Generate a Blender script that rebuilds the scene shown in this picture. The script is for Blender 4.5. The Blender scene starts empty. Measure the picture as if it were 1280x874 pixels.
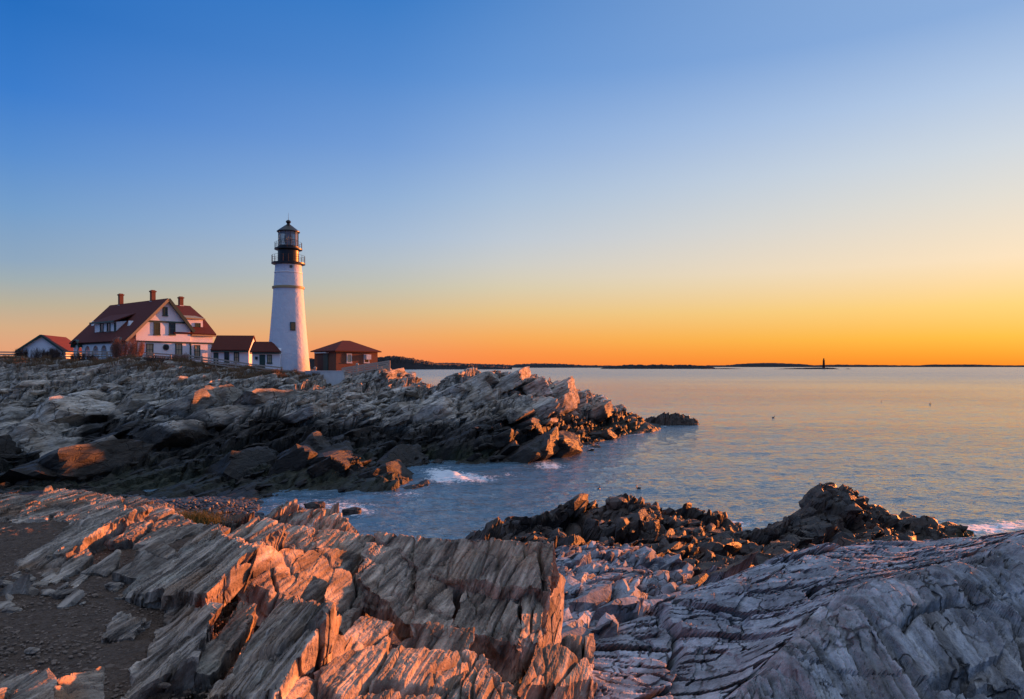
import bpy, math, random
import numpy as np
from mathutils import Vector, Matrix

random.seed(7)
R = math.radians
S = bpy.context.scene
COL = S.collection

# ------------------------------------------------------------------ camera
F = 850.0                      # focal length in photo pixels (photo is 1280 wide)
EYE = 10.0                     # eye height above the sea
HOR = 458.0                    # horizon row
cam_d = bpy.data.cameras.new('camera')
cam = bpy.data.objects.new('camera', cam_d); COL.objects.link(cam)
cam.location = (0, 0, EYE); cam.rotation_euler = (R(90), 0, 0)
cam_d.sensor_width = 36.0; cam_d.lens = 36.0 * F / 1280.0
cam_d.shift_y = -(437.0 - HOR) / 1280.0
cam_d.clip_start = 0.05; cam_d.clip_end = 80000
S.camera = cam

# ------------------------------------------------------------------ sun and sky
SUN_AZ, SUN_EL = 48.0, 5.0     # degrees right of straight ahead, degrees up
sv = Vector((math.sin(R(SUN_AZ)) * math.cos(R(SUN_EL)), math.cos(R(SUN_AZ)) * math.cos(R(SUN_EL)), math.sin(R(SUN_EL))))
sun_d = bpy.data.lights.new('sun', 'SUN'); sun_d.energy = 5.0; sun_d.angle = R(0.6)
sun_d.color = (1.0, 0.255, 0.048)
sun = bpy.data.objects.new('sun', sun_d); COL.objects.link(sun)
sun.rotation_euler = sv.to_track_quat('Z', 'Y').to_euler(); sun.location = (60, 50, 40)

S.view_settings.view_transform = 'Standard'; S.view_settings.look = 'None'
S.view_settings.gamma = 1.0; S.view_settings.exposure = 1.15; S.view_settings.use_curve_mapping = False
S.render.engine = 'CYCLES'
S.cycles.max_bounces = 5; S.cycles.diffuse_bounces = 2; S.cycles.glossy_bounces = 3
S.cycles.transmission_bounces = 4; S.cycles.use_denoising = True
S.cycles.use_adaptive_sampling = True


def lin(c):
    return tuple((v / 255 / 12.92) if v / 255 <= .04045 else ((v / 255 + .055) / 1.055) ** 2.4 for v in c)


W = bpy.data.worlds.new('World'); S.world = W; W.use_nodes = True
nt = W.node_tree; nt.nodes.clear()


def wn(t, **k):
    n = nt.nodes.new(t)
    for a, b in k.items(): setattr(n, a, b)
    return n


tc = wn('ShaderNodeTexCoord'); sep = wn('ShaderNodeSeparateXYZ'); nt.links.new(tc.outputs['Generated'], sep.inputs[0])
flat = wn('ShaderNodeVectorMath', operation='MULTIPLY'); flat.inputs[1].default_value = (1, 1, 0)
nt.links.new(tc.outputs['Generated'], flat.inputs[0])
nrm = wn('ShaderNodeVectorMath', operation='NORMALIZE'); nt.links.new(flat.outputs[0], nrm.inputs[0])
dt = wn('ShaderNodeVectorMath', operation='DOT_PRODUCT'); dt.inputs[1].default_value = (math.sin(R(SUN_AZ)), math.cos(R(SUN_AZ)), 0)
nt.links.new(nrm.outputs[0], dt.inputs[0])


def sky_ramp(x, rows):
    r = wn('ShaderNodeValToRGB'); cr = r.color_ramp; cr.interpolation = 'B_SPLINE' if False else 'LINEAR'
    st = sorted([((HOR - y) / math.sqrt(F * F + (x - 640) ** 2 + (HOR - y) ** 2) if y is not None else z, c) for (y, z, c) in rows])
    while len(cr.elements) < len(st): cr.elements.new(0.5)
    for e, (p, c) in zip(cr.elements, st):
        e.position = min(1, max(0, p)); e.color = (*lin(c), 1)
    nt.links.new(sep.outputs[2], r.inputs[0])
    return r


zen = (None, .85, (196, 208, 228))
rl = sky_ramp(20, [(458, 0, (238, 149, 112)), (440, 0, (234, 164, 122)), (410, 0, (218, 176, 136)), (380, 0, (190, 179, 156)), (350, 0, (163, 176, 180)), (325, 0, (145, 170, 194)),
                   (260, 0, (118, 160, 206)), (190, 0, (90, 144, 210)), (110, 0, (60, 126, 207)), (0, 0, (38, 111, 194)), (None, .60, (38, 111, 194)), zen])
rm = sky_ramp(640, [(458, 0, (255, 133, 72)), (440, 0, (255, 149, 82)), (420, 0, (249, 171, 99)), (390, 0, (230, 194, 140)), (360, 0, (212, 203, 176)), (330, 0, (198, 203, 203)), (300, 0, (183, 199, 217)),
                    (250, 0, (160, 188, 220)), (190, 0, (132, 170, 220)), (100, 0, (96, 149, 215)), (0, 0, (64, 129, 203)), (None, .60, (70, 130, 200)), zen])
rr = sky_ramp(1265, [(458, 0, (255, 138, 30)), (440, 0, (255, 165, 42)), (420, 0, (255, 188, 62)), (380, 0, (255, 209, 120)), (320, 0, (250, 225, 190)),
                     (240, 0, (226, 222, 213)), (180, 0, (208, 217, 226)), (100, 0, (180, 202, 231)), (0, 0, (140, 175, 222)), (None, .60, (130, 166, 212)), zen])


rb_ = sky_ramp(640, [(458, 0, (72, 88, 140)), (420, 0, (88, 108, 160)), (360, 0, (98, 132, 188)), (250, 0, (84, 130, 198)), (110, 0, (88, 134, 200)), (0, 0, (100, 142, 204)), zen])


def mapr(v, a, b):
    m = wn('ShaderNodeMapRange'); m.interpolation_type = 'LINEAR'
    m.inputs[1].default_value = a; m.inputs[2].default_value = b
    nt.links.new(v, m.inputs[0]); return m.outputs[0]


def mixc(f, a, b):
    m = wn('ShaderNodeMix', data_type='RGBA'); nt.links.new(a, m.inputs[6]); nt.links.new(b, m.inputs[7])
    if isinstance(f, float): m.inputs[0].default_value = f
    else: nt.links.new(f, m.inputs[0])
    return m.outputs[2]


cA = math.cos(R(SUN_AZ + 36.1)); cB = math.cos(R(SUN_AZ)); cC = math.cos(R(SUN_AZ - 36.3))
c1 = mixc(mapr(dt.outputs['Value'], cA, cB), rl.outputs[0], rm.outputs[0])
c1 = mixc(mapr(dt.outputs['Value'], -.75, cA - .02), rb_.outputs[0], c1)
pw_ = wn('ShaderNodeMath', operation='POWER'); pw_.inputs[1].default_value = 1.45; nt.links.new(mapr(dt.outputs['Value'], cB - .16, cC), pw_.inputs[0])
c2 = mixc(pw_.outputs[0], c1, rr.outputs[0])
sky = wn('ShaderNodeTexSky'); sky.sky_type = 'NISHITA'; sky.sun_disc = False
sky.sun_elevation = R(SUN_EL); sky.sun_rotation = R(SUN_AZ); sky.dust_density = 2.0; sky.ozone_density = 3.0
sk = wn('ShaderNodeVectorMath', operation='SCALE'); sk.inputs[3].default_value = 0.12
nt.links.new(sky.outputs[0], sk.inputs[0])
c3 = mixc(0.04, c2, sk.outputs[0])
bg = wn('ShaderNodeBackground'); bg.inputs[1].default_value = 0.451; nt.links.new(c3, bg.inputs[0])
wo = wn('ShaderNodeOutputWorld'); nt.links.new(bg.outputs[0], wo.inputs[0])

# ------------------------------------------------------------------ numpy noise
U = np.uint32


def h2(i, j, k=0, seed=0):
    with np.errstate(over='ignore'):
        x = (np.asarray(i).astype(np.int64) & 0xffffffff).astype(U) * U(374761393)
        x = x + (np.asarray(j).astype(np.int64) & 0xffffffff).astype(U) * U(668265263)
        x = x + (np.asarray(k).astype(np.int64) & 0xffffffff).astype(U) * U(2147483647) + U((seed * 1274126177) & 0xffffffff)
        x = (x ^ (x >> U(13))) * U(1274126177); x = (x ^ (x >> U(16))) * U(2246822519); x = x ^ (x >> U(15))
    return x.astype(np.float64) / 4294967295.0


def vn2(x, y, seed=0):
    i = np.floor(x); j = np.floor(y); a = x - i; b = y - j
    a = a * a * a * (a * (a * 6 - 15) + 10); b = b * b * b * (b * (b * 6 - 15) + 10)
    p = h2(i, j, 0, seed); q = h2(i + 1, j, 0, seed); r = h2(i, j + 1, 0, seed); s = h2(i + 1, j + 1, 0, seed)
    return (p + (q - p) * a + (r - p) * b + (p - q - r + s) * a * b) * 2 - 1


def vn3(x, y, z, seed=0):
    k = np.floor(z); c = z - k; c = c * c * (3 - 2 * c)
    i = np.floor(x); j = np.floor(y); a = x - i; b = y - j
    a = a * a * (3 - 2 * a); b = b * b * (3 - 2 * b)
    out = 0
    for kk, wz in ((k, 1 - c), (k + 1, c)):
        p = h2(i, j, kk, seed); q = h2(i + 1, j, kk, seed); r = h2(i, j + 1, kk, seed); s = h2(i + 1, j + 1, kk, seed)
        out = out + wz * (p + (q - p) * a + (r - p) * b + (p - q - r + s) * a * b)
    return out * 2 - 1


def fbm2(x, y, o=4, seed=0, g=.5):
    v = 0; a = 1; n = 0
    for k in range(o):
        v = v + a * vn2(x, y, seed + k); n += a; a *= g; x = x * 2.03 + 5.1; y = y * 2.03 + 1.7
    return v / n


def sstep(a, b, x):
    t = np.clip((x - a) / (b - a), 0, 1); return t * t * (3 - 2 * t)


STR = R(11.0)                                     # strike of the rock layers, right of straight ahead
SA = np.array([math.sin(STR), math.cos(STR)]); TA = np.array([math.cos(STR), -math.sin(STR)])


def st(X, Y): return X * SA[0] + Y * SA[1], X * TA[0] + Y * TA[1]


def blocks(s, t, Ls, Lt, seed):
    """jointed beds: rows of beds along the strike, broken into blocks of uneven length"""
    tt = t / Lt + .45 * vn2(s / (Ls * 2.3), t / (Lt * 2.0), seed) + .35 * vn2(t / (Lt * .9), s * 0 + 3.3, seed + 3)
    i = np.floor(tt); ft = tt - i
    ss = s / Ls + h2(i, i * 0, 0, seed + 1) * 17 + .35 * vn2(s / Ls, t / Lt, seed + 2)
    j = np.floor(ss); fs = ss - j
    return h2(i, j, 1, seed), h2(i, j, 2, seed), h2(i, j, 3, seed), ft, fs, i, j


def block_h(s, t, Ls, Lt, seed, tt=.9, ts=.7, gro=.25):
    r, r2, r3, ft, fs, i, j = blocks(s, t, Ls, Lt, seed)
    h = (r - .5) * 1.6 + tt * (ft - .5) * (.3 + r2) + ts * (fs - .5) * (r3 - .5) * 2
    e = np.minimum(np.minimum(ft, 1 - ft) * Lt, np.minimum(fs, 1 - fs) * Ls)
    return h - gro * np.exp(-(e / (.10 * Lt)) ** 2) * (r3 > .35)


def facets(s, t, Ls, Lt, seed, g=.6):
    """broken rock: cells each with its own height and tilt; returns height and distance to the crack"""
    x = s / Ls + .25 * vn2(s / Ls * .7, t / Lt * .7, seed + 50); y = t / Lt + .25 * vn2(s / Ls * .7, t / Lt * .7, seed + 51)
    i = np.floor(x); j = np.floor(y)
    F1 = np.full(np.shape(x), 9.); F2 = F1.copy(); H = np.zeros(np.shape(x))
    for di in (-1, 0, 1):
        for dj in (-1, 0, 1):
            a = i + di; b = j + dj
            dx = x - a - h2(a, b, 1, seed); dy = y - b - h2(a, b, 2, seed); d = dx * dx + dy * dy
            hh_ = (h2(a, b, 3, seed) - .5) * 1.3 + g * 2 * ((h2(a, b, 4, seed) - .5) * dx + (h2(a, b, 5, seed) - .28) * dy)
            m = d < F1; F2 = np.where(m, F1, np.minimum(F2, d)); H = np.where(m, hh_, H); F1 = np.where(m, d, F1)
    return H, np.sqrt(F2) - np.sqrt(F1)


class RBF:
    def __init__(self, P, z, lam=1e-3):
        self.P = np.array(P, float); z = np.array(z, float); n = len(z)
        K = self.phi(self.P) + lam * np.eye(n)
        Q = np.c_[np.ones(n), self.P]
        A = np.block([[K, Q], [Q.T, np.zeros((3, 3))]])
        self.c = np.linalg.solve(A, np.r_[z, 0, 0, 0])

    def phi(self, X):
        d2 = ((X[:, None, :] - self.P[None]) ** 2).sum(-1)
        return .5 * d2 * np.log(d2 + 1e-12)

    def __call__(self, x, y):
        sh = np.shape(x); X = np.c_[np.ravel(x), np.ravel(y)]; out = np.empty(len(X)); n = len(self.P)
        for a in range(0, len(X), 40000):
            q = X[a:a + 40000]
            out[a:a + 40000] = self.phi(q) @ self.c[:n] + self.c[n] + q @ self.c[n + 1:]
        return out.reshape(sh)


def at(px, py, Y):            # the point at depth Y that this photo pixel shows
    return ((px - 640) / F * Y, Y, EYE - (py - HOR) / F * Y)


# ------------------------------------------------------------------ object helpers
def tag(o, label=None, cat=None, group=None, kind=None):
    if label: o['label'] = label
    if cat: o['category'] = cat
    if group: o['group'] = group
    if kind: o['kind'] = kind
    return o


def empty(name, loc, rz=0, **k):
    o = bpy.data.objects.new(name, None); COL.objects.link(o); o.location = loc; o.rotation_euler = (0, 0, rz)
    o.empty_display_size = .3
    return tag(o, **k)


def np_mesh(name, V, Fq, mat, attrs=None, smooth=False, origin=None, parent=None):
    V = np.asarray(V, float); Fq = np.asarray(Fq)
    if origin is None and parent is None:
        origin = (V[:, 0].mean(), V[:, 1].mean(), V[:, 2].min())
    me = bpy.data.meshes.new(name)
    Vo = V - np.array(origin) if origin is not None else V
    me.vertices.add(len(V)); me.vertices.foreach_set('co', Vo.astype(np.float32).ravel())
    k = Fq.shape[1]
    me.loops.add(Fq.size); me.loops.foreach_set('vertex_index', Fq.astype(np.int32).ravel())
    me.polygons.add(len(Fq)); me.polygons.foreach_set('loop_start', np.arange(0, Fq.size, k, dtype=np.int32))
    me.polygons.foreach_set('loop_total', np.full(len(Fq), k, np.int32))
    me.polygons.foreach_set('use_smooth', np.full(len(Fq), smooth, bool))
    for n, a in (attrs or {}).items():
        at_ = me.attributes.new(n, 'FLOAT', 'POINT'); at_.data.foreach_set('value', np.asarray(a, np.float32).ravel())
    me.update(); me.validate()
    me.materials.append(mat)
    o = bpy.data.objects.new(name, me); COL.objects.link(o)
    if origin is not None: o.location = origin
    if parent: o.parent = parent
    return o


def grid_faces(n, m):
    i = np.arange(n * m).reshape(n, m)
    return np.stack([i[:-1, :-1], i[:-1, 1:], i[1:, 1:], i[1:, :-1]], -1).reshape(-1, 4)


def sub(V, Fq, mask, attrs):
    f = Fq[mask]; u, inv = np.unique(f, return_inverse=True)
    return V[u], inv.reshape(f.shape), {k: a.ravel()[u] for k, a in attrs.items()}


class MB:
    """collects boxes, prisms, polygons, tubes into one mesh"""
    def __init__(self): self.v = []; self.f = []

    def add(self, vs, fs):
        n = len(self.v); self.v += [tuple(v) for v in vs]; self.f += [[i + n for i in f] for f in fs]; return self

    def box(self, x0, x1, y0, y1, z0, z1):
        return self.add([(x, y, z) for z in (z0, z1) for y in (y0, y1) for x in (x0, x1)],
                        [(0, 2, 3, 1), (4, 5, 7, 6), (0, 1, 5, 4), (2, 6, 7, 3), (0, 4, 6, 2), (1, 3, 7, 5)])

    def prism(self, poly, axis, lo, hi):
        """poly: 2D outline in the other two axes; axis 0/1/2"""
        def mk(p, w):
            q = list(p); q.insert(axis, w); return tuple(q)
        n = len(poly)
        return self.add([mk(p, lo) for p in poly] + [mk(p, hi) for p in poly],
                        [tuple(range(n))[::-1], tuple(range(n, 2 * n))] + [(i, (i + 1) % n, n + (i + 1) % n, n + i) for i in range(n)])

    def slabpoly(self, pts, th):
        """polygon in space given a thickness along its own normal"""
        p = [Vector(q) for q in pts]; nn = (p[1] - p[0]).cross(p[2] - p[0]).normalized()
        if nn.z < 0: nn = -nn
        n = len(p)
        return self.add(p + [q + nn * th for q in p], [tuple(range(n))[::-1], tuple(range(n, 2 * n))] + [(i, (i + 1) % n, n + (i + 1) % n, n + i) for i in range(n)])

    def lathe(self, prof, seg=48, c=(0, 0), caps=True):
        vs = []; fs = []
        for r, z in prof:
            for k in range(seg):
                a = 2 * math.pi * k / seg; vs.append((c[0] + r * math.cos(a), c[1] + r * math.sin(a), z))
        for i in range(len(prof) - 1):
            for k in range(seg):
                k2 = (k + 1) % seg; fs.append((i * seg + k, i * seg + k2, (i + 1) * seg + k2, (i + 1) * seg + k))
        if caps:
            fs.append(tuple(range(seg))[::-1]); fs.append(tuple(range((len(prof) - 1) * seg, len(prof) * seg)))
        return self.add(vs, fs)

    def tube(self, a, b, r, r2=None, seg=6):
        a = Vector(a); b = Vector(b); d = (b - a).normalized(); q = d.to_track_quat('Z', 'Y').to_matrix()
        r2 = r if r2 is None else r2; vs = []
        for p, rr_ in ((a, r), (b, r2)):
            for k in range(seg):
                an = 2 * math.pi * k / seg; vs.append(p + q @ Vector((rr_ * math.cos(an), rr_ * math.sin(an), 0)))
        return self.add(vs, [(k, (k + 1) % seg, seg + (k + 1) % seg, seg + k) for k in range(seg)] + [tuple(range(seg))[::-1], tuple(range(seg, 2 * seg))])

    def beam(self, a, b, w, h):
        a = Vector(a); b = Vector(b); d = (b - a).normalized(); sd = Vector((-d.y, d.x, 0))
        sd = sd.normalized() if sd.length > 1e-6 else Vector((1, 0, 0)); up = d.cross(sd).normalized()
        if up.z < 0: up = -up
        vs = []
        for p in (a, b):
            for i, j in ((-1, -1), (1, -1), (1, 1), (-1, 1)): vs.append(p + sd * (w / 2 * i) + up * (h / 2 * j))
        return self.add(vs, [(0, 1, 2, 3)[::-1], (4, 5, 6, 7), (0, 1, 5, 4), (1, 2, 6, 5), (2, 3, 7, 6), (3, 0, 4, 7)])

    def build(self, name, mat, parent=None, smooth=False, origin=None):
        me = bpy.data.meshes.new(name); v = self.v
        if origin is not None: v = [(a - origin[0], b - origin[1], c - origin[2]) for a, b, c in v]
        me.from_pydata(v, [], self.f); me.update()
        if smooth:
            for p in me.polygons: p.use_smooth = True
            try: me.set_sharp_from_angle(angle=R(40))
            except Exception: pass
        import bmesh
        b = bmesh.new(); b.from_mesh(me); bmesh.ops.recalc_face_normals(b, faces=b.faces); b.to_mesh(me); b.free()
        me.materials.append(mat)
        o = bpy.data.objects.new(name, me); COL.objects.link(o)
        if origin is not None: o.location = origin
        if parent: o.parent = parent
        return o


# ------------------------------------------------------------------ materials
class NT:
    def __init__(self, name):
        self.m = bpy.data.materials.new(name); self.m.use_nodes = True; self.t = self.m.node_tree; self.t.nodes.clear()
        self.out = self.n('ShaderNodeOutputMaterial'); self.b = self.n('ShaderNodeBsdfPrincipled')
        self.l(self.b.outputs[0], self.out.inputs[0])

    def n(self, ty, **k):
        n = self.t.nodes.new(ty)
        for a, b in k.items(): setattr(n, a, b)
        return n

    def l(self, a, b): self.t.links.new(a, b)

    def val(self, x, i):
        if isinstance(x, (int, float)): i.default_value = x
        elif isinstance(x, tuple): i.default_value = (*x, 1) if len(i.default_value) == 4 and len(x) == 3 else x
        else: self.l(x, i)

    def math(self, op, a, b=0.0, c=None):
        m = self.n('ShaderNodeMath', operation=op); self.val(a, m.inputs[0]); self.val(b, m.inputs[1])
        if c is not None: self.val(c, m.inputs[2])
        return m.outputs[0]

    def mix(self, f, a, b):
        m = self.n('ShaderNodeMix', data_type='RGBA'); self.val(f, m.inputs[0]); self.val(a, m.inputs[6]); self.val(b, m.inputs[7]); return m.outputs[2]

    def noise(self, vec, scale, det=4, rough=.55, dist=0.0):
        n = self.n('ShaderNodeTexNoise'); n.inputs['Scale'].default_value = scale; n.inputs['Detail'].default_value = det
        n.inputs['Roughness'].default_value = rough; n.inputs['Distortion'].default_value = dist
        if vec is not None: self.l(vec, n.inputs['Vector'])
        return n.outputs['Fac']

    def ramp(self, f, a, b):
        m = self.n('ShaderNodeMapRange'); m.inputs[1].default_value = a; m.inputs[2].default_value = b
        m.interpolation_type = 'SMOOTHSTEP'; self.l(f, m.inputs[0]); return m.outputs[0]

    def attr(self, name): return self.n('ShaderNodeAttribute', attribute_name=name).outputs['Fac']

    def bump(self, h, strength, dist, normal=None):
        b = self.n('ShaderNodeBump'); b.inputs['Strength'].default_value = strength; b.inputs['Distance'].default_value = dist
        self.l(h, b.inputs['Height'])
        if normal is not None: self.l(normal, b.inputs['Normal'])
        return b.outputs[0]

    def set(self, **k):
        nm = dict(col='Base Color', rough='Roughness', nor='Normal', spec='Specular IOR Level', metal='Metallic')
        for a, b in k.items(): self.val(b, self.b.inputs[nm.get(a, a)])
        return self.m


def rock_mat(name, c_lo, c_hi, rust, scale=1.0, rust_amt=.5, bump=.012, dip=68, lam=1.0, wet_shade_col=(.014, .010, .008), crack=.8, wet_shade_alt=(.050, .024, .015)):
    N = NT(name)
    P = N.n('ShaderNodeNewGeometry').outputs['Position']
    d = R(dip)
    ax = {'u': (TA[0] * math.sin(d), TA[1] * math.sin(d), -math.cos(d)), 's': (SA[0], SA[1], 0), 'w': (TA[0] * math.cos(d), TA[1] * math.cos(d), math.sin(d))}
    dv = {}
    for k, v in ax.items():
        q = N.n('ShaderNodeVectorMath', operation='DOT_PRODUCT'); q.inputs[1].default_value = v; N.l(P, q.inputs[0]); dv[k] = q.outputs['Value']

    def bedvec(fu, fs, fw):
        c = N.n('ShaderNodeCombineXYZ')
        N.l(N.math('MULTIPLY', dv['u'], fu * scale), c.inputs[0]); N.l(N.math('MULTIPLY', dv['s'], fs * scale), c.inputs[1]); N.l(N.math('MULTIPLY', dv['w'], fw * scale), c.inputs[2])
        return c.outputs[0]
    n_l = N.noise(bedvec(9 * lam, 1.5, 1.8), 1.0, 5, .6, .35)        # layers
    n_f = N.noise(bedvec(34 * lam, 5.5, 7), 1.0, 4, .65, .3)     # fine laminae
    n_b = N.noise(P, 1.1 * scale, 5, .6)                           # blotches
    n_g = N.noise(P, 30 * scale, 3, .7)                            # grain
    c = N.mix(N.ramp(n_l, .3, .7), c_lo, c_hi)
    c = N.mix(N.math('MULTIPLY', N.ramp(n_f, .42, .68), .5), c, tuple(v * .42 for v in c_lo))
    c = N.mix(N.math('MULTIPLY', N.ramp(n_b, .48, .68), rust_amt), c, rust)
    n_b2 = N.noise(P, 2.7 * scale, 4, .6)
    c = N.mix(N.math('MULTIPLY', N.ramp(n_b2, .55, .75), .35), c, tuple(min(.6, v * 1.35) for v in c_hi))
    c = N.mix(N.math('MULTIPLY', N.ramp(n_g, .5, .75), .35), c, tuple(v * .5 for v in c_lo))
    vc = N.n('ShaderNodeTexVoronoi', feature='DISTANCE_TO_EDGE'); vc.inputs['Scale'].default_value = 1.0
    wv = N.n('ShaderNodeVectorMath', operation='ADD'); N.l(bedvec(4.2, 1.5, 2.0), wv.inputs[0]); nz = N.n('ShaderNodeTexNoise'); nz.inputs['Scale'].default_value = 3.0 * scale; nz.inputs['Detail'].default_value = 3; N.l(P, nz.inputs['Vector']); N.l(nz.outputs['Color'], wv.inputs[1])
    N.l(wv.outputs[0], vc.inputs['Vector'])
    crk = N.math('MULTIPLY', N.math('SUBTRACT', 1.0, N.ramp(vc.outputs['Distance'], .0, .045)), N.ramp(N.noise(P, 1.7 * scale, 3, .5), .42, .58))     # hairline cracks drawn in a darker colour
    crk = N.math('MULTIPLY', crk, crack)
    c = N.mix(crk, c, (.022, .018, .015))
    vein = N.math('MULTIPLY', N.ramp(n_l, .66, .72), N.ramp(n_b, .5, .62))                                                     # pale quartz
    c = N.mix(N.math('MULTIPLY', vein, .6), c, (.66, .63, .60))
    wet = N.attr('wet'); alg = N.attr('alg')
    wc = N.mix(N.ramp(n_b2, .4, .7), wet_shade_col, wet_shade_alt)
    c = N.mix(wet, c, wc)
    c = N.mix(alg, c, (.03, .05, .012))
    tn = N.math('ADD', 1.0, N.attr('tint'))
    sc_ = N.n('ShaderNodeVectorMath', operation='SCALE'); N.l(c, sc_.inputs[0]); N.l(tn, sc_.inputs[3]); c = sc_.outputs[0]
    h = N.math('ADD', N.math('MULTIPLY', n_f, 1.0), N.math('MULTIPLY', n_g, .7))
    h = N.math('SUBTRACT', h, N.math('MULTIPLY', crk, 1.5))
    h = N.math('ADD', h, N.math('MULTIPLY', n_l, 1.4))
    nor = N.bump(h, .9, bump / scale)
    rg = N.math('SUBTRACT', .85, N.math('MULTIPLY', wet, .3))
    return N.set(col=c, rough=rg, nor=nor, spec=.3)


def plain(name, col, rough=.6, var=.15, scale=6.0, bump=0.0, metal=0.0, spec=.4):
    N = NT(name); tcx = N.n('ShaderNodeTexCoord').outputs['Object']
    n = N.noise(tcx, scale, 4, .6)
    c = N.mix(n, tuple(v * (1 - var) for v in col), tuple(min(1, v * (1 + var)) for v in col))
    k = dict(col=c, rough=rough, metal=metal, spec=spec)
    if bump: k['nor'] = N.bump(n, .8, bump)
    return N.set(**k)


def lined(name, col, col2, axis, period, rough=.7, duty=.12, bump=.02, var=.2):
    """boards, shingle courses: thin darker lines repeated along one local axis"""
    N = NT(name); tcx = N.n('ShaderNodeTexCoord').outputs['Object']
    sp = N.n('ShaderNodeSeparateXYZ'); N.l(tcx, sp.inputs[0])
    f = N.math('FRACT', N.math('DIVIDE', sp.outputs[axis], period))
    ln = N.math('LESS_THAN', f, duty)
    n = N.noise(tcx, 2.2, 5, .65)
    c = N.mix(n, tuple(v * (1 - var) for v in col), tuple(v * (1 + var) for v in col))
    c = N.mix(N.math('MULTIPLY', ln, .75), c, col2)
    return N.set(col=c, rough=rough, nor=N.bump(f, .6, bump), spec=.3)


def brick(name):
    N = NT(name); tcx = N.n('ShaderNodeTexCoord').outputs['Object']
    sp = N.n('ShaderNodeSeparateXYZ'); N.l(tcx, sp.inputs[0])
    cb = N.n('ShaderNodeCombineXYZ'); N.l(N.math('ADD', sp.outputs[0], sp.outputs[1]), cb.inputs[0]); N.l(sp.outputs[2], cb.inputs[1])
    b = N.n('ShaderNodeTexBrick'); N.l(cb.outputs[0], b.inputs[0])
    b.inputs['Scale'].default_value = 1.0; b.inputs['Brick Width'].default_value = .3; b.inputs['Row Height'].default_value = .11
    b.inputs['Mortar Size'].default_value = .012
    b.inputs['Color1'].default_value = (.20, .068, .036, 1); b.inputs['Color2'].default_value = (.15, .05, .028, 1); b.inputs['Mortar'].default_value = (.26, .17, .12, 1)
    n = N.noise(tcx, 1.3, 5, .6)
    c = N.mix(N.math('MULTIPLY', n, .5), b.outputs[0], (.16, .06, .035))
    return N.set(col=c, rough=.85, nor=N.bump(b.outputs['Fac'], -.3, .01), spec=.2)


M = {}
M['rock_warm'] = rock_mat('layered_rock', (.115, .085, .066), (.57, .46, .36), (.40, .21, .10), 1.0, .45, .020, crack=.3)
M['rock_grey'] = rock_mat('grey_rock', (.26, .235, .20), (.52, .47, .41), (.36, .27, .19), 1.0, .3, .014)
M['rock_crack'] = rock_mat('cracked_grey_rock', (.17, .178, .20), (.44, .465, .51), (.26, .235, .21), .8, .3, .022, 68, .28)
M['rock_groove'] = rock_mat('grooved_grey_rock', (.13, .135, .145), (.43, .445, .475), (.26, .22, .18), .8, .35, .022, 75, .9)
M['rock_far'] = rock_mat('headland_rock', (.19, .16, .125), (.64, .57, .48), (.34, .23, .13), .30, .35, .03, 26, wet_shade_col=(.008, .0065, .0055), wet_shade_alt=(.022, .015, .011))  # wet rock, blackened further to paint in the shade under the overhang
M['rock_dark'] = rock_mat('dark_shore_rock', (.10, .085, .075), (.22, .18, .15), (.20, .09, .05), .5, .5, .03)
M['white_paint'] = lined('white_clapboard', (.86, .88, .90), (.6, .56, .58), 2, .16, .55, .1, .01, .04)
M['white_plain'] = plain('white_paint', (.78, .79, .80), .5, .05)
M['tower'] = None
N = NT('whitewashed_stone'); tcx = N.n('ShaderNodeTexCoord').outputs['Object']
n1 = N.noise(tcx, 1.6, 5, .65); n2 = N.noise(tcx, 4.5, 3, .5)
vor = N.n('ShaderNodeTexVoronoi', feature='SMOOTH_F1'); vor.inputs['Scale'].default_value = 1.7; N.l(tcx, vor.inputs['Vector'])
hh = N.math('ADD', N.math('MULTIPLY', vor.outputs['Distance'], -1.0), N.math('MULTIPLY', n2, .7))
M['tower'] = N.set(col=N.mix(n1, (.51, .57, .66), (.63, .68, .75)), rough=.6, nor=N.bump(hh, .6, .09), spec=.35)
M['red_roof'] = lined('red_shingle_roof', (.105, .018, .010), (.05, .011, .008), 2, .28, .8, .14, .02, .3)
M['brick'] = brick('red_brick')
M['green_trim'] = plain('dark_green_paint', (.022, .06, .05), .45, .2)
M['tan_trim'] = plain('tan_trim_paint', (.36, .28, .15), .55, .1)
M['black_iron'] = plain('black_iron', (.012, .012, .014), .4, .2)
N = NT('window_glass'); M['glass'] = N.set(col=(.02, .025, .03), rough=.06, spec=.8)
N = NT('lantern_glass'); M['lantern_glass'] = N.set(col=(.35, .42, .5), rough=.03, spec=.9, **{'Transmission Weight': .6, 'IOR': 1.1})
N = NT('lens_glass'); M['lens'] = N.set(col=(.65, .42, .16), rough=.15, spec=.8, metal=.6)
M['blind'] = plain('pale_window_blind', (.42, .34, .22), .7, .1)
M['wood'] = plain('weathered_fence_wood', (.36, .30, .25), .8, .3, 9)
M['concrete'] = plain('pale_concrete', (.58, .57, .56), .85, .18, 1.5, .02)
M['twig'] = plain('bare_reddish_twigs', (.24, .12, .085), .8, .3)
M['twig_dark'] = plain('dark_bare_twigs', (.07, .045, .038), .8, .3)
M['dry_grass'] = plain('dry_brown_grass', (.17, .10, .05), .85, .4, .7)
M['green_grass'] = plain('olive_green_grass', (.10, .095, .022), .8, .4, 3)
M['island'] = plain('dark_wooded_land', (.018, .014, .016), .95, .3, .02)
M['turf'] = plain('brown_turf', (.075, .05, .032), .95, .35, .8, .05)
N = NT('gravel'); P = N.n('ShaderNodeNewGeometry').outputs['Position']
g1 = N.noise(P, 3, 5, .6); v1 = N.n('ShaderNodeTexVoronoi'); v1.inputs['Scale'].default_value = 38; N.l(P, v1.inputs['Vector'])
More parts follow.
